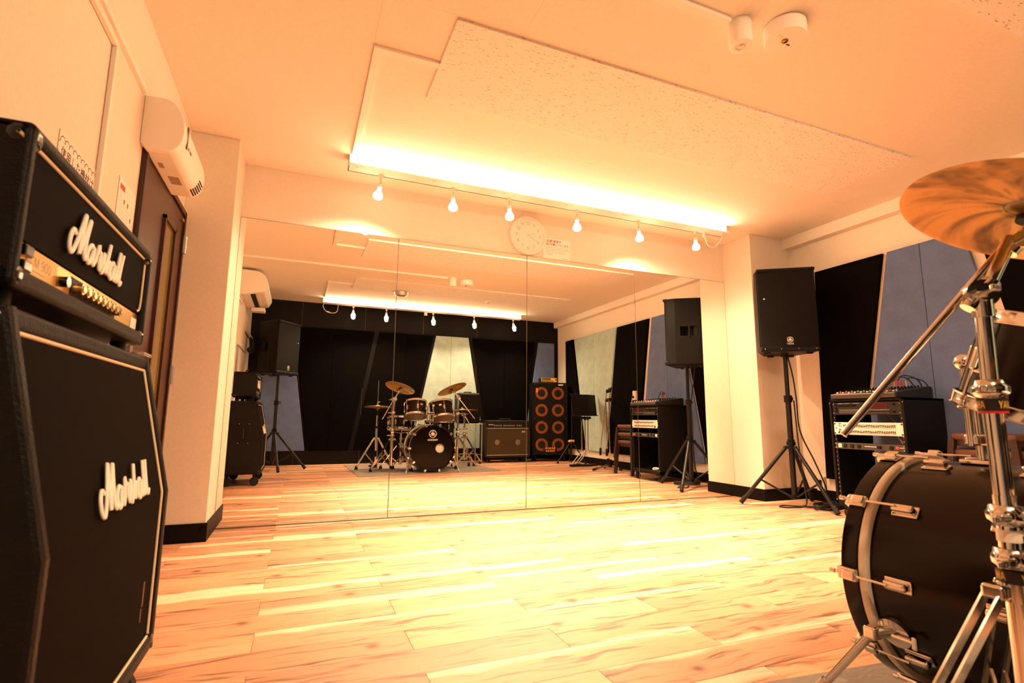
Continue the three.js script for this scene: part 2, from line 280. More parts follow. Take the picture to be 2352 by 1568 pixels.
[[0.424, [-0.15, -1, -0.28], 4.5, null, 0, 0], [0.93, [0, -1, 0], 3.4, [-0.12, -1, 0.32], 24, 0.64], [1.36, [0.03, -1, 0], 3.4, [0.0, -1, 0.32], 44, 0.64], [1.93, [0, -1, 0.02], 3.4, [-0.05, -1, 0.34], 44, 0.64], [2.51, [0.3, -1, -0.28], 4.5, [0.1, -1, 0.25], 16, 0.64], [3.1, [0.04, -1, 0.02], 3.4, [-0.05, -1, 0.30], 34, 0.66]].forEach(([x, a, w, b, cd, an], i) => bulbLamp(x, 0.345, a, bl(i), w, b, cd, an));
const bl2 = (i) => `glowing bulb under the light shelf at the black back wall, ${ORD[i]} from the left wall`;
[[0.67, [0, -1, -0.3]], [1.15, [0, -1, -0.2]], [1.87, [0, -1, -0.3]], [2.54, [0, -1, -0.25]], [3.22, [0.1, -1, -0.3]]].forEach(([x, a], i) => bulbLamp(x, 4.09, a, bl2(i), 6, a, 3, 0.7));
solo('light_cable', [tube([[3.2, 2.285, 0.35], [3.205, 2.26, 0.35], [3.23, 2.20, 0.35], [3.29, 2.185, 0.35], [3.345, 2.22, 0.36], [3.37, 2.27, 0.37], [3.372, 2.299, 0.38]], 0.004), cyl(0.013, 0.03, 3.2, 2.289, 0.345), rod([3.32, 2.2, 0.355], [3.352, 2.235, 0.362], 0.007)], M.whitePlastic, 'white power cable looping below the end of the light shelf beside the mirror wall', 'cable');
solo('light_cable', [tube([[0.255, 2.299, 4.05], [0.25, 2.25, 4.05], [0.29, 2.19, 4.05], [0.37, 2.17, 4.06], [0.44, 2.2, 4.08], [0.455, 2.298, 4.09]], 0.004), rod([0.30, 2.185, 4.05], [0.345, 2.175, 4.055], 0.009)], M.whitePlastic, 'white power cable looping below the end of the light shelf beside the black wall', 'cable');
solo('track_plug', rbox(0.045, 0.05, 0.03, 0.004, 1.75, 2.279, 4.09), M.whitePlastic, 'small white plug box under the light shelf beside the black wall', 'plug');

// ───────────────────────── mirror wall ─────────────────────────
[PL, 0.6169, 1.6578, 2.7029, PR].forEach((x, i, a) => {
  if (i === 4) return; const w = a[i + 1] - x - 0.0045;
  const o = thing('wall_mirror', ['frameless mirror panel beside the left pillar, next to the door', 'frameless mirror panel second from the door side, left of the clock', 'frameless mirror panel below the handwritten notice sheet', 'frameless mirror panel beside the right pillar and loudspeaker'][i], 'mirror', [x + 0.00225 + w / 2, 0.006, 0]);
  part('mirror_glass', span(-w / 2, w / 2, 0, MH - 0.006, -0.004, 0), M.mirror, o);
  part('glass_edge', [span(-w / 2 - 0.0018, -w / 2, 0, MH - 0.006, -0.006, 0), span(w / 2, w / 2 + 0.0018, 0, MH - 0.006, -0.006, 0), span(-w / 2, w / 2, -0.004, 0, -0.006, 0), span(-w / 2, w / 2, MH - 0.006, MH - 0.004, -0.006, 0)], M.mirrorBack, o);
});

// ───────────────────────── writing: stroke glyphs drawn by hand ─────────────────────────
// each glyph: polylines in a 0..100 box, y down
const GLYPH = {
  使: ['30,5 12,45', '22,30 22,95', '38,22 92,22', '48,38 82,38 82,58 48,58 48,38', '65,10 65,60 55,80 35,95', '48,68 70,84 94,95'],
  用: ['20,12 20,70 10,95', '20,12 82,12 82,90 72,94', '20,38 82,38', '20,62 82,62', '51,12 51,92'],
  し: ['32,8 30,70 42,90 62,88 80,68'], た: ['12,25 55,22', '36,5 28,50 12,92', '55,48 88,46', '52,72 62,90 92,88'],
  機: ['22,5 22,95', '6,28 40,28', '22,32 6,65', '22,40 38,55', '50,8 42,26 54,26 42,44 58,42', '80,8 72,26 86,26 74,44 92,42', '40,56 94,56', '66,5 70,50 80,80 94,92', '52,58 50,80 40,95', '88,62 60,94'],
  材: ['26,5 26,95', '6,28 48,28', '26,32 6,66', '26,40 46,58', '52,30 96,30', '76,5 76,88 66,92', '74,34 52,76'],
  は: ['18,10 14,50 18,92', '40,32 92,30', '68,8 68,78 56,92 44,82 54,70 76,78 94,92'],
  分: ['40,5 28,32 6,52', '58,5 74,34 94,50', '26,52 74,52 70,88 58,92', '46,54 38,78 18,95'],
  前: ['28,4 36,18', '70,4 60,18', '6,22 94,22', '18,36 18,94', '18,36 46,36 46,90 38,94', '18,54 46,54', '18,72 46,72', '64,38 64,74', '84,32 84,90 74,94'],
  退: ['12,8 20,18', '10,36 22,36 14,66 28,72', '8,92 30,80 60,90 94,90', '42,10 82,10 82,46 42,46 42,10', '42,28 82,28', '42,46 40,78 60,68', '84,52 66,62', '58,48 72,70 92,78'],
  室: ['50,2 50,14', '10,26 10,16 90,16 90,26', '24,32 76,32', '46,34 32,52 70,50', '62,42 76,56', '50,56 50,90', '26,72 74,72', '10,92 90,92'],
  の: ['54,18 46,60 26,84 12,62 24,30 56,16 86,38 86,68 60,92'], お: ['12,28 60,26', '36,6 36,88 14,86 24,62 64,56 84,76 62,92', '72,18 90,34'],
  願: ['8,10 48,10', '12,10 12,60 4,94', '20,26 42,26 42,50 20,50 20,26', '20,38 42,38', '31,52 31,90 24,94', '18,66 12,84', '42,66 48,82', '54,10 96,10', '74,10 70,22', '58,24 92,24 92,70 58,70 58,24', '58,40 92,40', '58,55 92,55', '66,74 54,94', '82,74 96,94'],
  い: ['18,20 18,66 30,86 38,68', '72,24 86,62'], ま: ['14,22 86,22', '18,44 82,44', '50,4 50,80 32,92 22,78 44,70 84,90'], す: ['6,26 94,26', '56,4 56,60 42,66 36,50 52,40 60,62 52,82 34,96'],
  レ: ['26,8 26,90 84,46'], ン: ['14,18 36,34', '16,88 60,72 90,28'], ご: ['22,24 70,22', '18,78 40,88 80,84', '80,4 86,16', '92,2 97,12'], 協: ['22,8 22,94', '6,32 40,32', '46,18 84,18 80,40', '64,6 54,44', '40,56 62,56 58,90', '50,48 40,94', '70,56 94,56 90,90', '82,48 70,94'], 力: ['18,30 82,30 76,86 62,92', '50,8 44,50 18,94'],
  '。': ['20,76 34,76 34,92 20,92 20,76'],
};
function writeJ(g, text, x, y, size, color, lw = 0.09, dx = 1.02, tilt = 0) {
  g.strokeStyle = color; g.lineWidth = size * lw; g.lineCap = g.lineJoin = 'round';
  [...text].forEach((ch, i) => { const gl = GLYPH[ch]; if (!gl) return; const ox = x + i * size * dx, oy = y + tilt * i * size; for (const st of gl) { g.beginPath(); st.split(' ').forEach((p, k) => { const [a, b] = p.split(',').map(Number); const X = ox + a / 100 * size, Y = oy + b / 100 * size; k ? g.lineTo(X, Y) : g.moveTo(X, Y); }); g.stroke(); } });
}
function scribble(g, x, y, w, h, color, lw, sd) { let q = x; const r = (k) => hash(k, sd, 77); g.strokeStyle = color; g.lineWidth = lw; let k = 0; while (q < x + w) { const cw = h * (0.7 + 0.35 * r(k)); g.beginPath(); for (let s = 0; s < 5; s++) { const X = q + cw * (0.1 + 0.75 * r(k * 9 + s)), Y = y + h * (0.05 + 0.9 * r(k * 13 + s + 3)); if (s % 2 === 0) { g.moveTo(X, Y); g.lineTo(X + cw * 0.35 * (r(k + s) - 0.2), Y + h * 0.4 * (r(k * 3 + s) - 0.4)); } else { g.moveTo(X, Y); g.lineTo(Math.min(q + cw, X + cw * 0.5), Y); } } g.stroke(); q += cw * 1.08; k++; } }
function sheet(name, label, cat, w, h, tex, pos, rot, thick = 0.0012) { // a printed sheet: paper slab with the print on its front
  const o = thing(name, label, cat, pos); o.rotation.y = rot;
  part('paper', box(w, h, thick, 0, 0, thick / 2), M.paper, o);
  part('print', new THREE.PlaneGeometry(w, h).translate(0, 0, thick + 0.0004), std({ map: tex, roughness: 0.75 }), o); return o;
}
const logoForks = (g, x, y, r, col) => { // three crossed tuning forks in a ring
  g.strokeStyle = g.fillStyle = col; g.lineWidth = r * 0.14; g.beginPath(); g.arc(x, y, r * 0.92, 0, 7); g.stroke(); g.lineCap = 'round';
  for (let k = 0; k < 3; k++) { g.save(); g.translate(x, y); g.rotate(k * 2.0944); g.lineWidth = r * 0.13; g.beginPath(); g.moveTo(0, r * 0.5); g.lineTo(0, -r * 0.25); g.stroke(); g.beginPath(); g.moveTo(-r * 0.17, -r * 0.72); g.lineTo(-r * 0.17, -r * 0.3); g.quadraticCurveTo(-r * 0.17, -r * 0.12, 0, -r * 0.12); g.quadraticCurveTo(r * 0.17, -r * 0.12, r * 0.17, -r * 0.3); g.lineTo(r * 0.17, -r * 0.72); g.stroke(); g.restore(); }
};

// ───────────────────────── on the mirror wall ─────────────────────────
{ const o = thing('wall_clock', 'round white wall clock resting on the top edge of the mirrors', 'clock', [1.658, 2.168, -0.006]);
  const R = 0.16; part('case', lathe([[0, 0], [R - 0.006, 0], [R, 0.006], [R, 0.034], [R - 0.006, 0.04], [R - 0.018, 0.04], [R - 0.022, 0.026], [0, 0.026]], 56).rotateX(Math.PI / 2), M.whitePlastic, o);
  const face = canvas(512, 512, (g) => { g.fillStyle = '#f1e8dc'; g.fillRect(0, 0, 512, 512); g.fillStyle = '#8d7458'; g.textAlign = 'center'; g.textBaseline = 'middle'; g.font = '62px sans-serif'; for (let k = 1; k <= 12; k++) { const a = k * Math.PI / 6; g.fillText(String(k), 256 + 190 * Math.sin(a), 256 - 190 * Math.cos(a)); } });
  part('dial', new THREE.CircleGeometry(R - 0.021, 48).translate(0, 0, 0.0268), std({ map: face, roughness: 0.7 }), o);
  const hand = (len, w, ang, z, m) => part('hand', box(w, len, 0.0015, 0, len / 2 - 0.012, z).rotateZ(-ang), m, o);
  hand(0.075, 0.006, 2.32 / 12 * 2 * Math.PI, 0.030, M.greyWhite); hand(0.112, 0.004, 20 / 60 * 2 * Math.PI, 0.032, M.greyWhite);
  part('hub', cyl(0.006, 0.008, 0, 0, 0, 14).rotateX(Math.PI / 2).translate(0, 0, 0.031), M.greyWhite, o);
}
sheet('notice_sheet', 'white handwritten notice sheet with red heading standing on the mirrors beside the clock', 'notice', 0.254, 0.178, canvas(762, 534, (g) => {
  g.fillStyle = '#f6f1e8'; g.fillRect(0, 0, 762, 534); g.strokeStyle = '#b9a58e'; g.lineWidth = 2; g.strokeRect(40, 205, 690, 230);
  writeJ(g, '5', 20, 20, 90, '#d8402c'); g.fillStyle = '#d8402c'; g.font = 'bold 96px sans-serif'; g.fillText('5', 22, 108); writeJ(g, '分前', 84, 26, 86, '#d8402c', 0.12); writeJ(g, '退室の', 270, 28, 80, '#5a3a24', 0.1);
  writeJ(g, 'ご協力お願いいたします。', 14, 122, 62, '#5a3a24', 0.11); for (let k = 0; k < 5; k++) scribble(g, 70, 220 + k * 44, [620, 640, 520, 560, 160][k], 30, '#6a4a32', 4, k + 3); scribble(g, 520, 480, 160, 30, '#6a4a32', 4, 33);
}), [1.933, 2.092, -0.005], 0);

// ───────────────────────── on the ceiling ─────────────────────────
solo('acoustic_tile', buv(span(0.53, 3.57, HC - 0.014, HC, 1.21, 1.81), 0.85), M.tile, 'long speckled mineral board on the ceiling nearer the mirror wall', 'ceiling tile', 'ceiling boards');
solo('acoustic_tile', buv(span(0.565, 3.54, HC - 0.014, HC, 2.68, 3.27), 0.85), M.tile, 'long speckled mineral board on the ceiling nearer the black back wall', 'ceiling tile', 'ceiling boards');
solo('cable_cover', [span(0.222, 0.527, HC - 0.018, HC, 1.478, 1.51), span(0.222, 0.254, HC - 0.018, HC, 0.41, 1.478)], M.whitePlastic, 'white L-shaped cable cover running to the light shelf beside the mirror', 'cable cover', 'ceiling cable covers');
solo('cable_cover', [span(0.255, 0.562, HC - 0.018, HC, 3.02, 3.05), span(0.255, 0.287, HC - 0.018, HC, 3.05, 4.0)], M.whitePlastic, 'white L-shaped cable cover running to the light shelf beside the black wall', 'cable cover', 'ceiling cable covers');
solo('cable_cover', span(XL, 1.60, HC - 0.02, HC, 2.235, 2.265), M.whitePlastic, 'long straight white cable cover across the ceiling ending at the cylinder sensor', 'cable cover', 'ceiling cable covers');
{ const o = thing('motion_sensor', 'white cylinder sensor hanging from the ceiling beside the round emergency lamp', 'sensor', [1.66, HC, 2.25]);
  part('housing', lathe([[0, 0], [0.047, 0], [0.047, -0.105], [0.044, -0.112], [0.022, -0.113], [0.020, -0.108], [0, -0.108]], 36), M.whitePlastic, o);
  part('lens', [ball(0.014, 0.004, -0.106, 0), cyl(0.02, 0.002, 0, -0.1085, 0)], M.greyWhite, o);
}
{ const o = thing('emergency_lamp', 'round white drum emergency lamp on the ceiling with a small glass bulb window', 'lamp', [1.855, HC, 2.31]);
  part('housing', lathe([[0, 0], [0.082, 0], [0.085, -0.004], [0.085, -0.062], [0.08, -0.07], [0, -0.07]], 44), M.whitePlastic, o);
  part('bulb_window', lathe([[0, -0.069], [0.013, -0.069], [0.015, -0.072], [0.012, -0.076], [0, -0.077]], 22).translate(-0.005, 0, 0), std({ color: 0x8a6a2a, metalness: 0.9, roughness: 0.15 }), o);
  part('check_switch', box(0.018, 0.003, 0.006, 0.028, -0.071, -0.012), std({ color: 0x3c4a1c, roughness: 0.3 }), o);
  part('rating_plate', box(0.026, 0.001, 0.009, -0.045, -0.0705, 0.004).rotateY(0.2), M.greyWhite, o);
}
{ const o = thing('ceiling_vent', 'round grey louvred air vent on the ceiling near the black back wall', 'vent', [1.2, HC - 0.014, 3.16]);
  part('rim', lathe([[0.06, 0], [0.095, 0], [0.095, -0.012], [0.08, -0.05], [0.06, -0.055]], 36), M.silver, o);
  for (let k = 0; k < 5; k++) part('louvre', lathe([[0.012 + k * 0.012, -0.05], [0.018 + k * 0.012, -0.042]], 30), M.greyWhite, o);
  for (const s of [-1, 1]) part('spring_clip', rod([s * 0.085, -0.01, 0], [s * 0.125, -0.004, 0.01], 0.003), M.steel, o);
}
{ const o = thing('smoke_detector', 'small white smoke detector on the ceiling near the black back wall', 'detector', [2.46, HC - 0.014, 3.2]);
  part('base', lathe([[0, 0], [0.05, 0], [0.05, -0.012], [0.036, -0.024], [0, -0.024]], 30), M.whitePlastic, o);
  part('sensor_head', lathe([[0, -0.024], [0.018, -0.024], [0.018, -0.036], [0.01, -0.042], [0, -0.042]], 22), M.greyWhite, o);
}

// ───────────────────────── on the left wall ─────────────────────────
solo('cable_cover', span(XL, XL + 0.016, 2.035, 2.06, 1.285, 3.0), M.whitePlastic, 'white cable cover along the left wall reaching the ventilator above the door', 'cable cover', 'left wall cable covers');
solo('cable_cover', [span(XL + 0.002, XL + 0.016, 1.985, 2.01, 1.64, 3.0), span(XL + 0.002, XL + 0.016, 0.9, 1.985, 1.64, 1.662)], M.whitePlastic, 'white cable cover on the left wall that turns down behind the amplifier', 'cable cover', 'left wall cable covers');
{ const o = thing('ventilator', 'white wall ventilator with bulging front above the brown door', 'ventilator', [XL, 1.815, 0.72]);
  const s = new THREE.Shape(); s.moveTo(0, 0.02); s.lineTo(0, 0.235); s.lineTo(0.07, 0.238); s.bezierCurveTo(0.12, 0.236, 0.156, 0.18, 0.158, 0.10); s.bezierCurveTo(0.158, 0.05, 0.14, 0.005, 0.105, 0); s.lineTo(0.02, 0); s.closePath();
  const L = 0.53; // extrude the end profile along z
  part('body', ext(s, L, 0.006, 16), M.whitePlastic, o);
  part('side_seam', [ext(s, 0.002, 0, 16).scale(1.003, 1.004, 1).translate(0, -0.0005, L - 0.05)], M.greyWhite, o);
  part('indicator_slot', box(0.004, 0.10, 0.018, 0.1565, 0.105, L - 0.075), M.deviceGrey, o);
  for (let k = 0; k < 6; k++) { const t = 0.30 + k * 0.11, u = 1 - t, bx = u * u * u * 0.158 + 3 * u * u * t * 0.158 + 3 * u * t * t * 0.14 + t * t * t * 0.105, by = u * u * u * 0.10 + 3 * u * u * t * 0.05 + 3 * u * t * t * 0.005; for (const r of [0, 1]) part('vent_slot', box(0.009, 0.005, 0.036, 0, 0, 0).rotateZ(Math.atan2(by, bx - 0.06) + Math.PI / 2).translate(bx, by, 0.045 + r * 0.042), M.rubber, o); }
  for (const [z, w, c] of [[L - 0.12, 0.02, M.red], [L - 0.16, 0.03, M.deviceGrey]]) part('mark', box(0.002, 0.012, w, 0.1565, 0.075, z), c, o);
  part('rating_label', box(0.045, 0.001, 0.09, 0.07, -0.0007, 0.20), M.labelGrey, o); part('caution_label', box(0.02, 0.001, 0.05, 0.045, -0.0007, 0.36), M.labelGrey, o);
}
{ const o = thing('air_conditioner', 'white split air conditioner high on the left wall near the back', 'air conditioner', [XL, 2.06, 2.75]);
  const s = new THREE.Shape(); s.moveTo(0, 0.01); s.lineTo(0, 0.295); s.lineTo(0.15, 0.29); s.bezierCurveTo(0.24, 0.28, 0.29, 0.2, 0.285, 0.12); s.lineTo(0.25, 0.05); s.lineTo(0.03, 0); s.closePath();
  part('body', ext(s, 0.98, 0.008, 14), M.whitePlastic, o);
  part('outlet_slot', box(0.05, 0.012, 0.86, 0.13, 0.018, 0.49).rotateZ(0), M.rubber, o);
  part('louvre_flap', box(0.09, 0.008, 0.86, 0.20, 0.022, 0.49).rotateZ(0.1), M.whitePlastic, o);
  part('lower_box', rbox(0.16, 0.05, 0.16, 0.01, 0.14, -0.012, 0.88), M.whitePlastic, o);
}
sheet('instruction_poster', 'white instruction poster with red heading and equipment icons beside the brown door', 'poster', 0.21, 0.40, canvas(420, 800, (g) => {
  g.fillStyle = '#f3ebe3'; g.fillRect(0, 0, 420, 800); g.fillStyle = '#e0503c'; g.fillRect(30, 40, 120, 44); g.strokeStyle = '#7a665a'; g.lineWidth = 3;
  for (let r = 0; r < 7; r++) for (let c = 0; c < 4; c++) { const x = 40 + c * 92, y = 130 + r * 92, k = hash(r, c, 5); if (k < 0.35) { g.beginPath(); g.arc(x + 26, y + 26, 20 + 10 * k, 0, 7); g.stroke(); } else if (k < 0.7) { g.fillStyle = '#5d4d44'; g.beginPath(); g.moveTo(x + 8, y + 6); g.lineTo(x + 40, y + 10); g.lineTo(x + 34, y + 48); g.lineTo(x + 14, y + 44); g.fill(); } else { g.strokeRect(x + 6, y + 10, 36, 34); } scribble(g, x, y + 62, 62, 12, '#8a766a', 2, r * 4 + c); }
}), [XL + 0.001, 1.40, 1.325], Math.PI / 2);
sheet('handwritten_sign', 'white handwritten sign in a cloud outline on the left wall above the amplifier', 'sign', 0.30, 0.30, canvas(600, 600, (g) => {
  g.fillStyle = '#efe4d6'; g.fillRect(0, 0, 600, 600); g.strokeStyle = '#4a2e20'; g.lineWidth = 6; for (let k = 0; k < 9; k++) { g.beginPath(); g.arc(50 + k * 62, 60, 34, Math.PI, 2 * Math.PI); g.stroke(); } g.beginPath(); g.arc(30, 100, 40, 1.4, 4.4); g.stroke(); g.beginPath(); g.arc(570, 100, 40, -1.4, 1.6); g.stroke();
  writeJ(g, '使用した機材は', 40, 78, 72, '#3a2218', 0.11, 1.04); for (let k = 0; k < 4; k++) scribble(g, 40, 190 + k * 90, 500, 64, '#3a2218', 6, 50 + k);
}), [XL + 0.001, 1.36, 1.80], Math.PI / 2);
{ const o = thing('coat_rack', 'brass coat hook rail on the left wall near the black back wall', 'coat rack', [XL, 1.755, 3.9]);
  part('rail', rbox(0.012, 0.03, 0.46, 0.003, 0.006, 0, 0), M.seamGold, o);
  for (let k = 0; k < 6; k++) part('hook', tube([[0.012, 0.005, -0.19 + k * 0.076], [0.05, 0.0, -0.19 + k * 0.076], [0.06, -0.03, -0.19 + k * 0.076], [0.045, -0.05, -0.19 + k * 0.076], [0.05, 0.03, -0.19 + k * 0.076]].slice(0, 4), 0.0035), M.steel, o);
  for (let k = 0; k < 3; k++) { const g = solo('hanging_headphones', [tube([[XL + 0.05, 1.715, 3.82 + k * 0.09], [XL + 0.085, 1.66, 3.80 + k * 0.09], [XL + 0.09, 1.585, 3.79 + k * 0.09], [XL + 0.06, 1.54, 3.80 + k * 0.09]], 0.016), tube([[XL + 0.05, 1.715, 3.825 + k * 0.09], [XL + 0.06, 1.64, 3.86 + k * 0.09], [XL + 0.065, 1.56, 3.87 + k * 0.09]], 0.014), ball(0.034, XL + 0.06, 1.55, 3.80 + k * 0.09), ball(0.032, XL + 0.07, 1.57, 3.865 + k * 0.09)], M.rubber, ['dark soft bundle hanging from the coat rail at its whiteboard end', 'dark soft bundle hanging from the middle of the coat rail', 'dark soft bundle hanging from the coat rail at its black wall end'][k], 'hanging gear', 'gear on the coat rail'); }
}
{ const o = thing('white_board', 'small framed whiteboard on the left wall near the coat hooks', 'whiteboard', [XL, 1.23, 3.27]);
  part('board', box(0.012, 0.52, 0.70, 0.006, 0, 0), M.greyWhite, o);
  part('frame', [box(0.018, 0.012, 0.72, 0.009, 0.26, 0), box(0.018, 0.012, 0.72, 0.009, -0.26, 0), box(0.018, 0.53, 0.012, 0.009, 0, -0.354), box(0.018, 0.53, 0.012, 0.009, 0, 0.354)], M.steel, o);
}

// ───────────────────────── acoustic panels ─────────────────────────
function panel(name, label, wall, top, bot, mat, seam, y0 = 0.2, y1 = 2.0) { // top = [a, b], bot = [a, b] along the wall
  const back = wall === 'back', o = thing('sound_absorber', label, 'acoustic panel', back ? [0, 0, ZB - 0.003] : [XR - 0.003, 0, 0], 0, 'acoustic wall panels'), t = 0.032;
  const halves = seam == null ? [[bot[0], bot[1], top[1], top[0]]] : [[bot[0], seam - 0.0006, seam - 0.0006, top[0]], [seam + 0.0006, bot[1], top[1], seam + 0.0006]];
  for (const [a, b, c, d] of halves) {
    let g = ext(poly([[a, y0], [b, y0], [c, y1], [d, y1]]), t, 0.007);   // in x-y, depth +z
    g = back ? g.translate(0, 0, -t) : g.rotateY(-Math.PI / 2);           // right wall: x→z, depth → -x
    part('fabric_board', buv(g, 0.4), mat, o);
  }
}
panel('', 'narrow black acoustic panel next to the right pillar, behind the loudspeaker', 'right', [0.60, 1.185], [0.56, 0.835], M.panelBlack);
panel('', 'blue grey acoustic panel behind the equipment rack, wider at its bottom', 'right', [1.222, 1.728], [0.872, 2.035], M.panelBlue, 1.453);
panel('', 'black slanting acoustic panel on the right wall between the blue and the green one', 'right', [1.80, 2.53], [2.115, 2.845], M.panelBlack, 2.27);
panel('', 'pale green acoustic panel on the right wall behind the music stands, narrow at its bottom', 'right', [2.56, 3.80], [2.875, 3.46], M.panelGreen, 3.18);
panel('', 'black acoustic panel on the right wall in the corner behind the bass cabinet', 'right', [3.83, 4.1], [3.49, 4.1], M.panelBlack);
panel('', 'blue grey acoustic panel on the back wall behind the tripod loudspeaker', 'back', [-0.46, -0.157], [-0.64, 0.127], M.panelBlue);
panel('', 'wide black acoustic panel on the back wall, right next to the blue one', 'back', [-0.127, 1.04], [0.157, 0.73], M.panelBlack, 0.43);
panel('', 'black slanting acoustic panel on the back wall behind the hi-hat', 'back', [1.11, 1.965], [0.80, 1.61], M.panelBlack, 1.53);
panel('', 'pale green acoustic panel on the back wall behind the drum kit', 'back', [2.01, 2.555], [1.655, 2.87], M.panelGreen, 2.262);
panel('', 'black acoustic panel on the back wall behind the combo amplifier', 'back', [2.63, 3.78], [2.94, 3.50], M.panelBlack, 3.2);
panel('', 'blue grey acoustic panel on the back wall behind the bass cabinet', 'back', [3.84, 4.147], [3.57, 4.147], M.panelBlue);

// ───────────────────────── guitar amplifier by the door ─────────────────────────
const SCRIPT = [ // white script lettering, strokes in a 12.45 × 3.8 box
  '0.78,1.7 0.36,1.95 0.0,1.3 0.12,0.4 0.6,0.12 1.1,0.8 1.6,2.3 2.05,3.75 2.0,2.2 2.05,0.35', '2.05,0.4 2.5,1.9 3.15,3.7 3.0,2.1 3.0,0.7 3.25,0.3 3.6,0.6',
  '4.75,1.55 4.2,1.8 3.65,1.1 3.85,0.3 4.4,0.4 4.85,1.7 4.8,0.7 5.1,0.3 5.5,0.8', '5.5,0.8 5.75,2.0 5.82,2.3 6.05,1.75 6.45,1.7 6.4,0.8 6.65,0.3 7.0,0.9', '7.0,0.9 7.3,1.95 7.38,1.3 7.6,0.7 7.3,0.2 6.95,0.35', '7.6,0.5 8.1,1.6 8.45,3.2 8.3,1.8 8.2,0.25 8.4,1.2 8.85,1.65 9.0,0.9 9.05,0.4 9.35,0.4',
  '10.2,1.55 9.7,1.8 9.2,1.1 9.4,0.3 9.9,0.4 10.3,1.7 10.25,0.7 10.5,0.3 10.8,0.7', '10.8,0.7 11.1,1.8 11.3,3.3 11.1,1.8 11.1,0.5 11.35,0.3', '11.35,0.3 11.8,1.6 12.2,3.3 12.0,1.8 12.0,0.5 12.3,0.25 12.6,0.6'];
function scriptLogo(width, r) { const k = width / 12.45, sl = 0.16; return SCRIPT.map((s) => tube(s.split(' ').map((p) => { const [x, y] = p.split(',').map(Number); return [(x + sl * y - 6.2) * k, (y - 1.9) * k, 0]; }), r, 60, false, 7).scale(1, 1, 0.7)); }
{ // angled 4×12 cabinet: local x = out of its front, z = along its width
  const o = thing('guitar_cabinet', 'large black angled guitar speaker cabinet on casters against the left wall', 'amplifier', [-0.30, 0, 2.10]);
  const w = 0.74, yb = 0.115, yk = 0.494, yt = 0.837, sb = 0.075, D = 0.36, rc = 0.014, b = 0.035;
  const prof = (i) => poly([[-D, yb], [-i, yb], [-i, yk], [-sb - i, yt], [-D, yt]]);
  part('body', buv(ext(prof(rc), w - 0.02, 0.004).translate(0, 0, 0.01), 0.2), M.tolex, o);
  for (const z of [0, w - 0.03]) part('side_panel', buv(ext(prof(0), 0.03, 0.009).translate(0, 0, z), 0.2), M.tolex, o);
  part('top_lip', buv(rbox(0.06, 0.03, w - 0.02, 0.008, -sb - 0.03, yt - 0.015, w / 2), 0.2), M.tolex, o);
  part('bottom_lip', buv(rbox(0.06, 0.032, w - 0.02, 0.008, -0.03, yb + 0.016, w / 2), 0.2), M.tolex, o);
  const a = Math.atan2(sb, yt - yk), Lu = Math.hypot(sb, yt - yk) - b;
  part('lower_grille', buv(span(-rc - 0.004, -rc + 0.003, yb + 0.03, yk + 0.001, 0.028, w - 0.028), 0.05), M.grille, o);
  part('upper_grille', buv(box(0.007, Lu, w - 0.056, 0, Lu / 2, 0), 0.05).rotateZ(a).translate(-rc - 0.0005, yk, w / 2), M.grille, o);
  const top = [-rc + 0.004 - Math.sin(a) * Lu, yk + Math.cos(a) * Lu], P = (x, y, z) => [x, y, z], xb = -rc + 0.004;
  const ring = [];
  for (const z of [0.033, w - 0.033]) { ring.push(rod(P(xb, yb + 0.034, z), P(xb, yk, z), 0.0035, 0.0035, 8), rod(P(xb, yk, z), P(top[0], top[1], z), 0.0035, 0.0035, 8)); }
  ring.push(rod(P(xb, yb + 0.034, 0.033), P(xb, yb + 0.034, w - 0.033), 0.0035, 0.0035, 8), rod(P(top[0], top[1], 0.033), P(top[0], top[1], w - 0.033), 0.0035, 0.0035, 8));
  part('piping', ring, M.piping, o, 'pale gold piping around the grille cloth');
  part('script_badge', scriptLogo(0.315, 0.0048), M.logoWhite, o, 'white script lettering badge').applyMatrix4(new THREE.Matrix4().makeTranslation(-0.017, 0.551, 0.335).multiply(new THREE.Matrix4().makeRotationZ(a)).multiply(new THREE.Matrix4().makeRotationY(Math.PI / 2)));
  for (const z of [0, w]) for (const [x, y] of [[-sb - 0.012, yt - 0.012], [-D + 0.012, yt - 0.012], [-0.012, yb + 0.012], [-D + 0.012, yb + 0.012]]) part('corner_guard', rbox(0.05, 0.05, 0.05, 0.02, x - Math.sign(x + D / 2) * 0.012, y + (y > 0.4 ? -0.010 : 0.010), z + (z ? -0.020 : 0.020)), M.corner, o);
  for (const z of [0.06, w - 0.06]) for (const x of [-0.06, -D + 0.06]) { const c = part('caster', [cyl(0.042, 0.026, 0, 0, 0, 20).rotateX(Math.PI / 2).translate(x, 0.043, z), box(0.03, 0.05, 0.036, x, 0.085, z)], M.rubber, o); }
  // recessed side handles (mirror side is seen in the mirror)
  for (const z of [0.0, w]) { const s = z ? 1 : -1; part('handle_plate', [span(-0.235, -0.125, 0.41, 0.62, z + s * 0.001 - 0.003, z + s * 0.001 + 0.003)], M.blackPlastic, o); part('handle_grip', tube([[-0.20, 0.46, z + s * 0.003], [-0.20, 0.475, z + s * 0.016], [-0.20, 0.515, z + s * 0.02], [-0.20, 0.555, z + s * 0.016], [-0.20, 0.57, z + s * 0.003]].map(([x, y, q]) => [x + 0.02, y, q]), 0.008), M.corner, o); for (const [x, y] of [[-0.225, 0.42], [-0.135, 0.42], [-0.225, 0.61], [-0.135, 0.61]]) part('screw', ball(0.005, x, y, z + s * 0.004), M.chrome, o); }
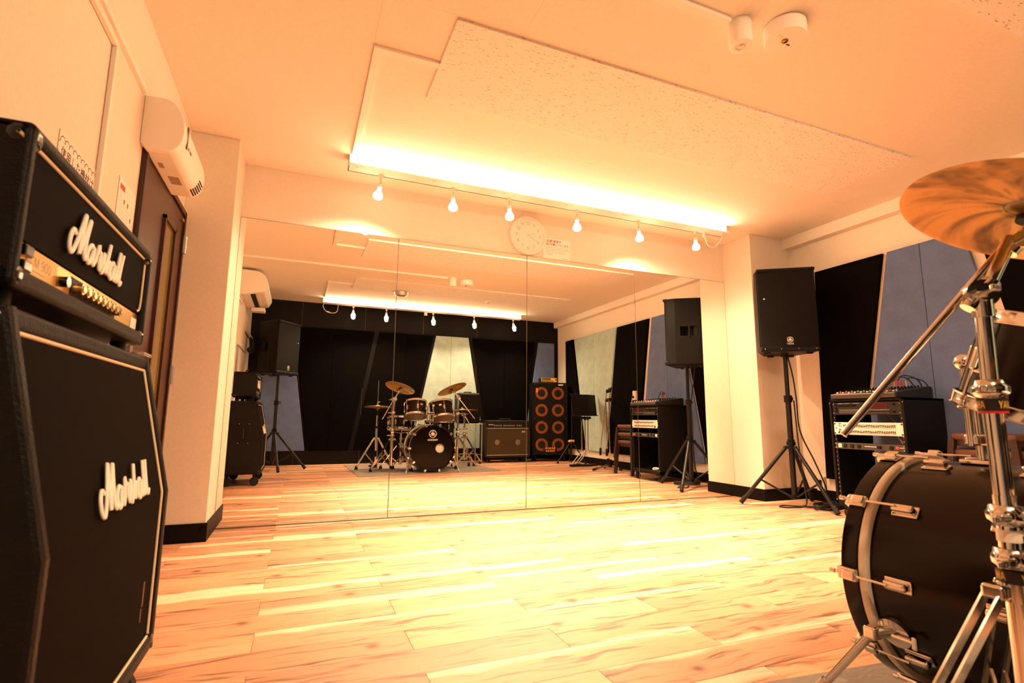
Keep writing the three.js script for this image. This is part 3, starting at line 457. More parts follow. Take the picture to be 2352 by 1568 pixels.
  part('scuff', [box(0.001, 0.055, 0.010, -rc + 0.0038, 0.27, 0.115), box(0.001, 0.03, 0.006, -rc + 0.0038, 0.225, 0.122)], std({ color: 0x6d5236, roughness: 0.9 }), o, 'worn scuff in the grille cloth');
}
{ const o = thing('guitar_amplifier', 'black guitar amplifier head with gold control panel on top of the angled cabinet', 'amplifier', [-0.395, 0.872, 2.09]);
  const w = 0.705, h = 0.256, D = 0.215, t = 0.022;
  part('shell_top', buv(rbox(D, t, w, 0.009, -D / 2, h - t / 2, w / 2, 3), 0.2), M.tolex, o);
  part('shell_bottom', buv(rbox(D, t, w, 0.009, -D / 2, t / 2, w / 2, 3), 0.2), M.tolex, o);
  for (const z of [t / 2, w - t / 2]) part('shell_side', buv(rbox(D, h, t, 0.009, -D / 2, h / 2, z, 3), 0.2), M.tolex, o);
  part('rear_body', span(-D + 0.004, -0.03, t, h - t, t, w - t), M.baffle, o);
  part('front_baffle', buv(span(-0.03, -0.012, 0.082, h - t, t, w - t), 0.05), M.baffle, o);
  part('control_panel', span(-0.03, -0.016, 0.03, 0.080, t, w - t), M.gold, o, 'brushed gold control panel');
  part('lower_lip', rbox(0.03, 0.03, w - 0.03, 0.008, -0.014, 0.018, w / 2), M.tolex, o);
  const y0 = 0.084, y1 = h - t - 0.004, z0 = t + 0.004, z1 = w - t - 0.004, x = -0.011;
  part('piping', [tube([[x, y1, z0], [x, y1, z0 + 0.001], [x, y1, z1 - 0.001], [x, y1, z1]], 0.003, 20), rod([x, y1, z1], [x, y0, z1], 0.003, 0.003, 8), tube([[x, y1, z0], [x, (y0 + y1) / 2, z0], [x, y0 + 0.03, z0 + 0.001], [x, y0 + 0.008, z0 + 0.008], [x, y0, z0 + 0.03]], 0.003, 30)], M.piping, o, 'cream piping');
  part('script_badge', scriptLogo(0.295, 0.0050), M.logoWhite, o, 'white script lettering badge').applyMatrix4(new THREE.Matrix4().makeTranslation(-0.006, 0.153, 0.372).multiply(new THREE.Matrix4().makeRotationY(Math.PI / 2)));
  for (let k = 0; k < 9; k++) part('knob', [cyl(0.0105, 0.016, 0, 0, 0, 18).rotateZ(Math.PI / 2).translate(-0.008, 0.054, 0.215 + k * 0.0285), cyl(0.0075, 0.004, 0, 0, 0, 18).rotateZ(Math.PI / 2).translate(0.001, 0.054, 0.215 + k * 0.0285)], k % 1 ? M.gold : M.goldKnob, o, k ? undefined : 'gold capped control knob');
  part('knob_row', span(-0.0158, -0.0150, 0.036, 0.074, 0.20, 0.46), M.blackPlastic, o);
  part('input_jack', [cyl(0.010, 0.012, 0, 0, 0, 16).rotateZ(Math.PI / 2).translate(-0.010, 0.054, 0.50)], M.corner, o);
  for (const y of [0.066, 0.042]) part('rocker_switch', rbox(0.014, 0.018, 0.028, 0.003, -0.010, y, 0.655), M.corner, o);
  part('panel_print', new THREE.PlaneGeometry(0.11, 0.045).rotateY(Math.PI / 2).translate(-0.0152, 0.055, 0.578), std({ map: canvas(440, 180, (g) => { g.fillStyle = '#c99a50'; g.fillRect(0, 0, 440, 180); g.fillStyle = '#3a2a14'; g.font = '92px sans-serif'; g.fillText('JCM 900', 14, 100); g.fillRect(18, 126, 250, 5); }), metalness: 0.6, roughness: 0.4 }), o);
  part('sticker', span(-0.0155, -0.0148, 0.036, 0.066, 0.028, 0.075), M.paper, o);
  for (const z of [0.0, w]) for (const y of [0.0, h]) for (const x of [0, -D]) part('corner_guard', rbox(0.044, 0.044, 0.044, 0.018, x + (x ? 0.020 : -0.020), y + (y ? -0.020 : 0.020), z + (z ? -0.020 : 0.020)), M.corner, o);
  for (const z of [0.06, w - 0.06]) for (const x of [-0.04, -D + 0.04]) part('foot', cyl(0.017, 0.036, x, -0.017, z, 16), M.rubber, o);
  part('strap_handle', tube([[-0.13, h - 0.002, 0.20], [-0.12, h + 0.03, 0.215], [-0.11, h + 0.04, 0.29], [-0.12, h + 0.03, 0.37], [-0.13, h - 0.002, 0.385]], 0.007), M.rubber, o);
}
solo('mains_cable', tube([[-0.61, 0.93, 2.35], [-0.645, 0.90, 2.33], [-0.67, 0.80, 2.28], [-0.672, 0.5, 2.2], [-0.672, 0.2, 2.12], [-0.675, 0.02, 2.08]], 0.005, 50), M.cable, 'black mains cable dropping behind the guitar cabinet', 'cable');

// ───────────────────────── loudspeakers on tripod stands ─────────────────────────
const badgeTex = canvas(128, 170, (g) => { g.fillStyle = '#0b0a08'; g.fillRect(0, 0, 128, 170); logoForks(g, 64, 62, 56, '#f0e6d8'); g.fillStyle = '#f0e6d8'; g.font = 'bold 30px sans-serif'; g.textAlign = 'center'; g.fillText('YAMAHA', 64, 158); });
function loudspeaker(pos, ry, label) { // front faces local +z; base y = bottom of the box
  const o = thing('loudspeaker', label, 'loudspeaker', pos, ry, 'loudspeakers on tripods');
  const w = 0.445, h = 0.695, d = 0.37;
  const topv = new THREE.Shape(); topv.moveTo(-w / 2, 0.16); topv.lineTo(-w / 2, 0.07); topv.lineTo(-0.13, -0.19); topv.lineTo(0.13, -0.19); topv.lineTo(w / 2, 0.07); topv.lineTo(w / 2, 0.16); topv.closePath();
  const body = ext(topv, h, 0.014).rotateX(Math.PI / 2).scale(1, 1, 1).translate(0, h, 0); // shape y → z
  const ev = new Evaluator(); let br = new Brush(body); ev.attributes = ['position', 'normal', 'uv'];
  for (const s of [-1, 1]) { const c = new Brush(new THREE.BoxGeometry(0.12, 0.10, 0.15)); c.position.set(s * 0.19, h * 0.5, -0.06); c.rotation.y = s * -0.33; c.updateMatrixWorld(); br = ev.evaluate(br, c, SUBTRACTION); }
  part('cabinet', br.geometry, M.blackPlastic, o);
  for (const s of [-1, 1]) part('grab_bar', rod([s * 0.172, h * 0.5 - 0.07, -0.06], [s * 0.172, h * 0.5 + 0.07, -0.06], 0.011), M.blackPlastic, o);
  const arc = new THREE.Shape(); arc.moveTo(-w / 2 + 0.006, 0.16); arc.lineTo(w / 2 - 0.006, 0.16); arc.lineTo(w / 2 - 0.008, 0.178); arc.quadraticCurveTo(0, 0.2, -w / 2 + 0.008, 0.178); arc.closePath();
  part('front_grille', buv(ext(arc, h - 0.03, 0.004).rotateX(Math.PI / 2).translate(0, h - 0.015, 0), 0.03), M.perf, o);
  part('top_cap', rbox(w, 0.028, 0.05, 0.010, 0, h - 0.012, 0.168), M.blackPlastic, o);
  part('bottom_cap', rbox(w, 0.04, 0.05, 0.010, 0, 0.018, 0.166), M.blackPlastic, o);
  part('badge', new THREE.PlaneGeometry(0.052, 0.069).translate(0, 0.085, 0.1925), std({ map: badgeTex, roughness: 0.4 }), o, 'round white maker badge with lettering');
  part('status_light', box(0.008, 0.006, 0.004, -0.175, 0.44, 0.185), M.whiteLamp, o);
  for (const x of [-0.19, -0.07, 0.06, 0.19]) part('screw', ball(0.004, x, 0.02, 0.191), M.steel, o);
  for (const [x, z] of [[-0.16, 0.11], [0.16, 0.11], [-0.08, -0.13], [0.08, -0.13]]) part('foot', rbox(0.05, 0.018, 0.03, 0.005, x, -0.006, z), M.rubber, o);
  part('pole_socket', cyl(0.026, 0.03, 0, -0.008, -0.02), M.blackMetal, o);
  return o;
}
function tripodStand(pos, ry, top, label, angs = [0, 2.094, 4.189], R = 0.40) {
  const o = thing('speaker_stand', label, 'stand', pos, ry, 'tripod speaker stands');
  part('upper_pole', rod([0, 0.85, 0], [0, top, 0], 0.0175), M.blackMetal, o);
  part('lower_pole', rod([0, 0.06, 0], [0, 0.86, 0], 0.0215), M.blackMetal, o);
  part('collar', [cyl(0.03, 0.05, 0, 0.86, 0, 18), cyl(0.032, 0.008, 0, 0.888, 0, 18)], M.blackPlastic, o);
  part('clamp_knob', [rod([0.028, 0.865, 0], [0.055, 0.865, 0], 0.005), rod([0.05, 0.85, 0], [0.05, 0.88, 0], 0.006)], M.blackMetal, o);
  part('hub', [cyl(0.034, 0.03, 0, 0.50, 0, 18), cyl(0.042, 0.022, 0, 0.468, 0, 18), cyl(0.028, 0.012, 0, 0.525, 0, 18)], M.blackPlastic, o);
  part('lower_hub', cyl(0.03, 0.03, 0, 0.075, 0, 18), M.blackPlastic, o);
  for (const a of angs) { const c = Math.cos(a), s = Math.sin(a), P = (r, y) => [r * c, y, r * s];
    const l = part('leg', rod(P(0.045, 0.462), P(R, 0.022), 0.0145), M.blackMetal, o);
    part('foot_cap', rod(P(R * 0.93, 0.062), P(R + 0.01, 0.012), 0.0185), M.rubber, l);
    part('brace', rod(P(0.025, 0.075), P(0.045 + (R - 0.045) * 0.58, 0.462 - 0.44 * 0.58), 0.008), M.blackMetal, o);
    part('pivot', ball(0.016, ...P(0.045, 0.466)), M.blackPlastic, o);
  }
  return o;
}
const stdA = Math.atan2(-0.23, -0.32);
tripodStand([3.77, 0, 0.60], 0, 1.25, 'black tripod stand under the loudspeaker beside the right pillar', [stdA, stdA + 2.15, stdA - 2.05], 0.40);
loudspeaker([3.785, 1.243, 0.585], -0.622, 'black loudspeaker on a tripod beside the right pillar');
tripodStand([-0.265, 0, 3.80], 0, 1.24, 'black tripod stand under the loudspeaker by the black back wall', [-0.15, -1.35, 2.5], 0.40);
loudspeaker([-0.30, 1.232, 3.80], 2.214, 'black loudspeaker on a tripod by the black back wall');
solo('speaker_cable', [tube([[3.84, 1.26, 0.56], [3.845, 1.05, 0.60], [3.83, 0.86, 0.63], [3.835, 0.6, 0.64], [3.90, 0.36, 0.70], [3.95, 0.17, 0.74], [3.98, 0.10, 0.72]], 0.0055, 60), tube([[3.80, 0.85, 0.63], [3.80, 0.5, 0.645], [3.81, 0.2, 0.66], [3.77, 0.03, 0.70], [3.66, 0.008, 0.66], [3.60, 0.008, 0.60], [3.68, 0.008, 0.57], [3.78, 0.008, 0.66], [3.88, 0.008, 0.78]], 0.0055, 90)], M.cable, 'black cable running down the tripod stand beside the right pillar', 'cable');
{ const pts = []; for (let k = 0; k <= 66; k++) { const a = k / 11 * Math.PI * 2, n = 0.02 * Math.sin(k * 1.7); pts.push([3.90 + (0.155 + n) * Math.cos(a), 0.008 + 0.006 * ((k / 11) | 0) + 0.003 * (k % 3), 0.80 + (0.085 + 0.6 * n) * Math.sin(a)]); }
  solo('cable_coil', tube(pts, 0.005, 330), M.cable, 'coil of black cable lying on the floor behind the tripod stand', 'cable'); }
{ const o = thing('wall_outlet', 'cream outlet box low on the right wall behind the tripod stand', 'outlet', [XR, 0.15, 0.50]);
  part('outlet_box', rbox(0.03, 0.12, 0.07, 0.004, -0.015, 0, 0), M.cream, o); part('plug', rbox(0.03, 0.035, 0.03, 0.005, -0.045, 0.015, 0.0), M.rubber, o); }
{ const o = thing('wall_outlet', 'cream outlet box with a white plug on the black panel beside the equipment rack', 'outlet', [XR - 0.036, 1.0, 2.11]);
  part('outlet_box', rbox(0.03, 0.125, 0.07, 0.004, -0.015, 0, 0), M.cream, o); part('plug', rbox(0.03, 0.03, 0.026, 0.005, -0.044, -0.02, 0.01), M.rubber, o);
  part('cord', tube([[-0.05, -0.03, 0.01], [-0.055, -0.10, 0.015], [-0.04, -0.22, 0.02], [-0.03, -0.5, 0.01], [-0.03, -0.85, -0.01], [-0.04, -0.985, -0.04]], 0.004, 40), M.cream, o); }

// ───────────────────────── equipment rack ─────────────────────────
const RX = 3.70, RZ0 = 1.01, RZ1 = 1.535, RT = 0.845, RB = 0.09; // front plane x, span along z, top, bottom
{ const o = thing('equipment_rack', 'black open-front equipment rack on casters by the blue panel', 'rack', [RX, 0, RZ0]); const w = RZ1 - RZ0, t = 0.018, d = 0.44;
  for (const z of [t / 2, w - t / 2]) part('side_panel', rbox(d, RT - RB, t, 0.003, d / 2, (RT + RB) / 2, z), M.rackSteel, o);
  part('top_panel', rbox(d, t, w, 0.003, d / 2, RT - t / 2, w / 2), M.rackSteel, o);
  part('bottom_panel', rbox(d, 0.03, w, 0.003, d / 2, RB + 0.015, w / 2), M.rackSteel, o);
  for (const z of [t + 0.008, w - t - 0.008]) { const r = part('rack_rail', span(0.012, 0.02, RB + 0.03, RT - t, z - 0.009, z + 0.009), M.blackMetal, o); part('rail_holes', Array.from({ length: 22 }, (_, k) => box(0.002, 0.007, 0.007, 0.0115, RB + 0.06 + k * 0.031, z)), M.steel, r).userData.kind = 'stuff'; }
  for (const z of [0.05, w - 0.05]) for (const x of [0.05, d - 0.05]) part('caster', [cyl(0.032, 0.022, 0, 0, 0, 18).rotateX(Math.PI / 2).translate(x, 0.033, z), box(0.03, 0.035, 0.034, x, 0.072, z)], M.rubber, o);
  for (const z of [0.006, w - 0.006]) for (const y of [RB + 0.03, RT - 0.03]) part('screw', ball(0.004, 0.0, y, z), M.steel, o);
}
const faceZ = RZ0 + 0.0215, FW = 0.482;
const rot90 = -Math.PI / 2; // local +z → -x
function rackUnit(name, label, cat, y, h, mat, depth = 0.28) { // origin: centre of the front face; local x runs toward -z… so x+ = away from the mirror after the turn
  const o = thing(name, label, cat, [RX + 0.010, y, (RZ0 + RZ1) / 2], rot90);
  part('face_plate', rbox(FW, h, 0.004, 0.001, 0, 0, 0), mat, o); part('chassis', box(FW - 0.05, h - 0.006, depth, 0, 0, -depth / 2 - 0.002), M.device, o); return o;
}
{ // local x: + = toward +z (turned by -90°): picture's right
  const o = rackUnit('disc_player', 'black rack disc player with red display at the top of the rack', 'player', 0.775, 0.088, M.device);
  part('disc_tray', rbox(0.13, 0.018, 0.006, 0.002, -0.13, 0.022, 0.003), M.blackPlastic, o);
  part('lower_trim', rbox(0.36, 0.028, 0.008, 0.003, -0.01, -0.022, 0.003), M.deviceGrey, o);
  part('display', rbox(0.115, 0.03, 0.004, 0.001, 0.10, 0.016, 0.003), M.redDisplay, o);
  part('face_print', new THREE.PlaneGeometry(0.2, 0.012).translate(-0.1, 0.037, 0.0028), std({ color: 0xffffff, roughness: 0.5, map: canvas(400, 24, (g) => { g.fillStyle = '#151413'; g.fillRect(0, 0, 400, 24); g.fillStyle = '#cbbfae'; g.fillRect(6, 9, 74, 7); g.fillRect(96, 10, 90, 5); g.fillRect(230, 10, 96, 5); }) }), o);
  for (let k = 0; k < 8; k++) part('button', rbox(0.014, 0.008, 0.005, 0.001, 0.02 + k * 0.02, -0.022, 0.008), M.blackPlastic, o);
  for (const [x, y] of [[-0.215, 0.025], [-0.215, 0.004], [-0.215, -0.018], [0.195, 0.025], [0.195, -0.024]]) part('dial', cyl(0.007, 0.012, 0, 0, 0, 14).rotateX(Math.PI / 2).translate(x, y, 0.008), M.blackPlastic, o);
  for (const x of [-0.233, 0.233]) for (const y of [-0.032, 0.032]) part('rack_screw', ball(0.004, x, y, 0.003), M.steel, o);
}
{ const o = rackUnit('graphic_equalizer', 'silver two-row graphic equalizer in the middle of the rack', 'equalizer', 0.632, 0.088, M.eqFace);
  const sl = new THREE.BoxGeometry(0.0022, 0.022, 0.002), kn = new THREE.BoxGeometry(0.005, 0.005, 0.006);
  for (const r of [0, 1]) for (let k = 0; k < 31; k++) { const x = -0.165 + k * 0.0118, y = r ? -0.021 : 0.02; const s = part('slider', sl, M.slider, o); s.position.set(x, y, 0.003); const q = part('fader_cap', kn, M.slider, s); q.position.set(0, 0.004 * Math.sin(k * 0.9 + r), 0.003); }
  part('face_lines', [0.0, -0.041, 0.041].map((y) => box(0.38, 0.0008, 0.0006, 0.01, y, 0.0022)), M.deviceGrey, o);
  for (const r of [0, 1]) part('button_group', [box(0.018, 0.005, 0.003, -0.195, (r ? -0.008 : 0.034), 0.003), box(0.006, 0.006, 0.003, -0.2, (r ? -0.02 : 0.02), 0.003), box(0.006, 0.006, 0.003, -0.186, (r ? -0.02 : 0.016), 0.003)], M.slider, o);
  part('gain_dial', cyl(0.008, 0.012, 0, 0, 0, 14).rotateX(Math.PI / 2).translate(-0.195, -0.03, 0.008), M.slider, o);
  part('maker_mark', [box(0.012, 0.006, 0.001, -0.225, 0.002, 0.0026)], M.red, o, 'small red maker mark');
  for (const x of [-0.233, 0.233]) for (const y of [-0.034, 0.034]) part('rack_screw', ball(0.0055, x, y, 0.003), M.slider, o);
}
{ const o = rackUnit('power_distributor', 'grey rack power strip with outlets and a red lit switch', 'power strip', 0.508, 0.044, M.deviceGrey, 0.16);
  [-0.205, -0.165, -0.115, -0.065, 0.155].forEach((x, i) => { const s = part('socket', rbox(0.026, 0.028, 0.004, 0.002, x, 0, 0.003), i ? M.blackPlastic : M.eqFace, o); part('socket_slots', [box(0.002, 0.008, 0.002, x - 0.004, 0.002, 0.0055), box(0.002, 0.008, 0.002, x + 0.004, 0.002, 0.0055), box(0.004, 0.003, 0.002, x, -0.007, 0.0055)], i ? M.deviceGrey : M.blackPlastic, s); });
  part('name_strip', box(0.08, 0.004, 0.001, 0.015, 0.002, 0.0025), M.eqFace, o); part('breaker_knob', cyl(0.011, 0.014, 0, 0, 0, 16).rotateX(Math.PI / 2).translate(0.078, 0, 0.008), M.blackPlastic, o);
  part('power_switch', rbox(0.02, 0.016, 0.007, 0.002, 0.195, 0.002, 0.004), M.redLamp, o, 'red lit switch');
  part('name_print', box(0.03, 0.003, 0.001, 0.222, 0.003, 0.0025), M.eqFace, o);
  for (const x of [-0.236, 0.236]) for (const y of [-0.014, 0.014]) part('rack_screw', ball(0.005, x, y, 0.003), M.chrome, o);
}
solo('rack_cables', [[1.25, 0.73, 0.6], [1.30, 0.6, 0.35], [1.34, 0.48, 0.2], [1.21, 0.5, 0.25]].map(([z, y, e]) => tube([[RX + 0.28, y, z], [RX + 0.32, (y + e) / 2, z + 0.03], [RX + 0.30, e, z - 0.03]], 0.005, 20)).concat([tube([[RX + 0.08, 0.128, 1.1], [RX + 0.16, 0.132, 1.16], [RX + 0.12, 0.138, 1.26], [RX + 0.06, 0.128, 1.2], [RX + 0.14, 0.142, 1.12], [RX + 0.2, 0.13, 1.2]], 0.006, 60)]), M.cream, 'pale cables hanging and coiled inside the equipment rack', 'cable');
{ // mixing desk: slanted top, channel strips run away from the room
  const o = thing('mixing_desk', 'black mixing desk with rows of knobs lying on top of the equipment rack', 'mixer', [RX - 0.01, RT, (RZ0 + RZ1) / 2], rot90);
  const w = 0.46, d = 0.40; // local z+ = front edge (to the room), x along the front
  part('chassis', ext(poly([[0, 0], [d, 0], [d, 0.075], [d - 0.02, 0.085], [0.0, 0.034]]), w, 0.006).rotateY(Math.PI / 2).translate(-w / 2, 0, 0), M.device, o);
  part('front_bumper', rbox(w, 0.034, 0.02, 0.008, 0, 0.019, 0.004), M.deviceGrey, o);
  part('color_stripe', rbox(0.15, 0.005, 0.018, 0.002, -0.13, 0.036, 0.0), M.red, o, 'red stripe on the front edge');
  const a = Math.atan2(0.051, d - 0.02), S = (x, t) => [x, 0.037 + t * Math.sin(a), -t * Math.cos(a)];
  const kg = cyl(0.0055, 0.014, 0, 0.007, 0, 10), fg = box(0.008, 0.009, 0.014, 0, 0.006, 0);
  for (let c = 0; c < 10; c++) for (let r = 0; r < 9; r++) { const m = part(r ? 'knob' : 'fader', r ? kg : fg, r === 0 ? M.cream : (c === 8 && r === 1 ? M.red : r === 1 ? M.silver : M.blackPlastic), o); m.position.set(...S(-0.2 + c * 0.044, 0.03 + r * 0.034)); m.rotation.x = a; }
  for (const [x, t, col] of [[0.02, 0.34, M.gold], [0.04, 0.34, M.red], [0.06, 0.35, M.red], [0.1, 0.34, M.goldKnob]]) { const p = S(x, t); part('plug', [cyl(0.006, 0.045, p[0], p[1] + 0.028, p[2], 10)], col, o); }
  part('patch_cables', [tube([S(0.02, 0.34).map((v, i) => v + (i === 1 ? 0.05 : 0)), [0.03, 0.16, -0.33], [0.09, 0.15, -0.36], [0.12, 0.09, -0.39]], 0.004, 30), tube([S(0.04, 0.34).map((v, i) => v + (i === 1 ? 0.05 : 0)), [0.08, 0.17, -0.34], [0.15, 0.14, -0.37], [0.17, 0.07, -0.4]], 0.004, 30), tube([S(0.1, 0.34).map((v, i) => v + (i === 1 ? 0.05 : 0)), [0.12, 0.15, -0.35], [0.19, 0.12, -0.38], [0.22, 0.04, -0.4]], 0.004, 30)], M.cable, o);
}
// stacked stools
for (let k = 0; k < 3; k++) {
  const o = thing('stool', ['brown padded stool at the bottom of the stack beside the rack', 'brown padded stool in the middle of the stack beside the rack', 'brown padded stool on top of the stack beside the rack'][k], 'stool', [4.0, k * 0.098, 1.87], 0, 'stacked stools');
  part('seat', [rbox(0.33, 0.045, 0.33, 0.02, 0, 0.398, 0, 3)], M.stoolSeat, o);
  part('apron', [box(0.29, 0.035, 0.02, 0, 0.36, 0.14), box(0.29, 0.035, 0.02, 0, 0.36, -0.14), box(0.02, 0.035, 0.27, 0.14, 0.36, 0), box(0.02, 0.035, 0.27, -0.14, 0.36, 0)], M.stoolLeg, o);
  for (const [sx, sz] of [[1, 1], [1, -1], [-1, 1], [-1, -1]]) part('leg', orient(new THREE.BoxGeometry(0.034, 0.385, 0.034), V(sx * 0.185, 0.0, sz * 0.185), V(sx * 0.155, 0.385, sz * 0.155)), M.stoolLeg, o);
}

// ───────────────────────── drum kit ─────────────────────────
const qUp = (n) => new THREE.Quaternion().setFromUnitVectors(UP, V(...n).normalize());
solo('drum_rug', ext(poly([[0.70, -2.58], [2.52, -2.76], [2.50, -4.28], [0.66, -4.22]].reverse()), 0.006, 0.002).rotateX(-Math.PI / 2), M.rug, 'dark grey rug under the drum kit', 'rug');
{ const o = thing('bass_drum', 'dark glossy bass drum with ported black front head on the rug', 'drum', [1.602, 0.308, 2.773], 0);
  const R = 0.276, Rh = 0.290, L = 0.46; const Z = (g) => g.rotateX(Math.PI / 2);
  part('shell', Z(lathe([[R - 0.008, 0.05], [R, 0.05], [R, L - 0.05], [R - 0.008, L - 0.05], [R - 0.008, 0.05]], 72)), M.drum, o);
  for (const z of [0, L - 0.042]) part('hoop', Z(lathe([[Rh - 0.012, z + 0.002], [Rh - 0.010, z], [Rh - 0.002, z], [Rh, z + 0.002], [Rh, z + 0.040], [Rh - 0.002, z + 0.042], [Rh - 0.010, z + 0.042], [Rh - 0.012, z + 0.040], [Rh - 0.012, z + 0.002]], 80)), M.hoopLacquer, o);
  for (const z of [0.0425, L - 0.065]) part('head_collar', Z(lathe([[R - 0.004, z], [R + 0.011, z], [R + 0.0135, z + 0.004], [R + 0.0135, z + 0.018], [R + 0.010, z + 0.022], [R - 0.004, z + 0.022]], 80)), M.fleshHoop, o, 'pale metal head collar ring');
  const hs = new THREE.Shape(); hs.absarc(0, 0, Rh - 0.011, 0, Math.PI * 2); const hole = new THREE.Path(); hole.absarc(-0.095, -0.005, 0.060, 0, Math.PI * 2, true); hs.holes.push(hole);
  const hg = new THREE.ShapeGeometry(hs, 56), u = hg.attributes.uv; for (let i = 0; i < u.count; i++) u.setXY(i, 0.5 + u.getX(i) / 0.6, 0.5 + u.getY(i) / 0.6);
  part('front_head', hg.rotateY(Math.PI).translate(0, 0, 0.02), phys({ roughness: 0.16, specularIntensity: 0.3, side: THREE.DoubleSide, map: canvas(1024, 1024, (g) => { g.fillStyle = '#060403'; g.fillRect(0, 0, 1024, 1024); logoForks(g, 512, 215, 84, '#efe4d4'); g.fillStyle = '#efe4d4'; g.font = 'bold 54px sans-serif'; g.textAlign = 'center'; g.fillText('YAMAHA', 512, 360); }) }), o, 'black front head with white maker emblem and lettering');
  part('port_ring', new THREE.TorusGeometry(0.060, 0.004, 8, 40).translate(0.095, -0.005, 0.019), M.rubber, o);
  part('batter_head', new THREE.CircleGeometry(Rh - 0.012, 48).translate(0, 0, L - 0.02), M.headWhite, o);
  part('damping_pillow', rbox(0.34, 0.30, 0.10, 0.045, 0.02, -0.09, 0.10, 4), M.headWhite, o);
  for (const f of [0, 1]) for (let k = 0; k < 10; k++) {
    const a = k * Math.PI / 5, c = Math.cos(a), s = Math.sin(a), zs = f ? L : 0, d = f ? -1 : 1, m = new THREE.Matrix4().makeRotationZ(a - Math.PI / 2).setPosition(0, 0, 0); // local up = radial
    const cl = part('claw', [rbox(0.030, 0.012, 0.048, 0.004, 0, Rh + 0.006, zs + d * 0.021), rbox(0.026, 0.024, 0.009, 0.003, 0, Rh - 0.004, zs - d * 0.003), rbox(0.020, 0.016, 0.03, 0.004, 0, Rh + 0.014, zs + d * 0.030)].map((g) => g.applyMatrix4(m)), M.chrome, o);
    part('tension_rod', [rod([0, Rh + 0.012, zs - d * 0.012], [0, Rh + 0.012, zs + d * 0.118], 0.0032, 0.0032, 8), rod([0, Rh + 0.012, zs - d * 0.02], [0, Rh + 0.012, zs - d * 0.008], 0.0055, 0.0055, 8)].map((g) => g.applyMatrix4(m)), M.chrome, cl);
    part('lug', [rbox(0.018, 0.022, 0.052, 0.007, 0, R + 0.012, zs + d * 0.13), rbox(0.03, 0.006, 0.06, 0.003, 0, R + 0.002, zs + d * 0.13)].map((g) => g.applyMatrix4(m)), M.chrome, o);
  }
  for (const s of [-1, 1]) { const a = s < 0 ? Math.PI + 0.42 : -0.42, c = Math.cos(a), q = Math.sin(a), b = V(c * R, q * R, 0.10), nrm = V(c, q, 0);
    part('spur_bracket', orient(cyl(0.036, 0.012, 0, 0, 0, 24), b.clone(), b.clone().addScaledVector(nrm, 0.012)), M.chrome, o);
    const k = b.clone().addScaledVector(nrm, 0.045).add(V(0, 0.01, -0.03)), ft = V(s * 0.335, -0.292, -0.05); const sp = part('spur', [rod(b, k, 0.014), rod(k, ft, 0.0095), rbox(0.03, 0.03, 0.03, 0.006, k.x, k.y, k.z)], M.chrome, o);
    part('spur_foot', [rod(ft.clone().lerp(k, 0.14), ft, 0.0145), rod(ft, V(ft.x + s * 0.006, -0.3005, ft.z - 0.003), 0.012)], M.satin, sp);
    part('wing_bolt', [rod([b.x + c * 0.02, b.y + q * 0.02, 0.10], [b.x + c * 0.02, b.y + q * 0.02, 0.15], 0.005), rbox(0.01, 0.028, 0.012, 0.003, b.x + c * 0.02, b.y + q * 0.02, 0.15)], M.chrome, o);
  }
  const th = part('tom_holder', [rbox(0.08, 0.012, 0.07, 0.004, 0.0, R + 0.004, 0.19), rod([0, R, 0.19], [0, 0.43, 0.19], 0.0127), rbox(0.09, 0.03, 0.035, 0.008, 0, 0.335, 0.19), rbox(0.11, 0.035, 0.04, 0.008, 0, 0.43, 0.19)], M.chrome, o);
  for (const s of [-1, 1]) part('tom_arm', [rod([s * 0.038, 0.32, 0.19], [s * 0.038, 0.52, 0.19], 0.0095), ball(0.02, s * 0.038, 0.53, 0.19), rod([s * 0.038, 0.53, 0.19], [s * 0.075, 0.50, 0.30], 0.008)], M.chrome, th);
}
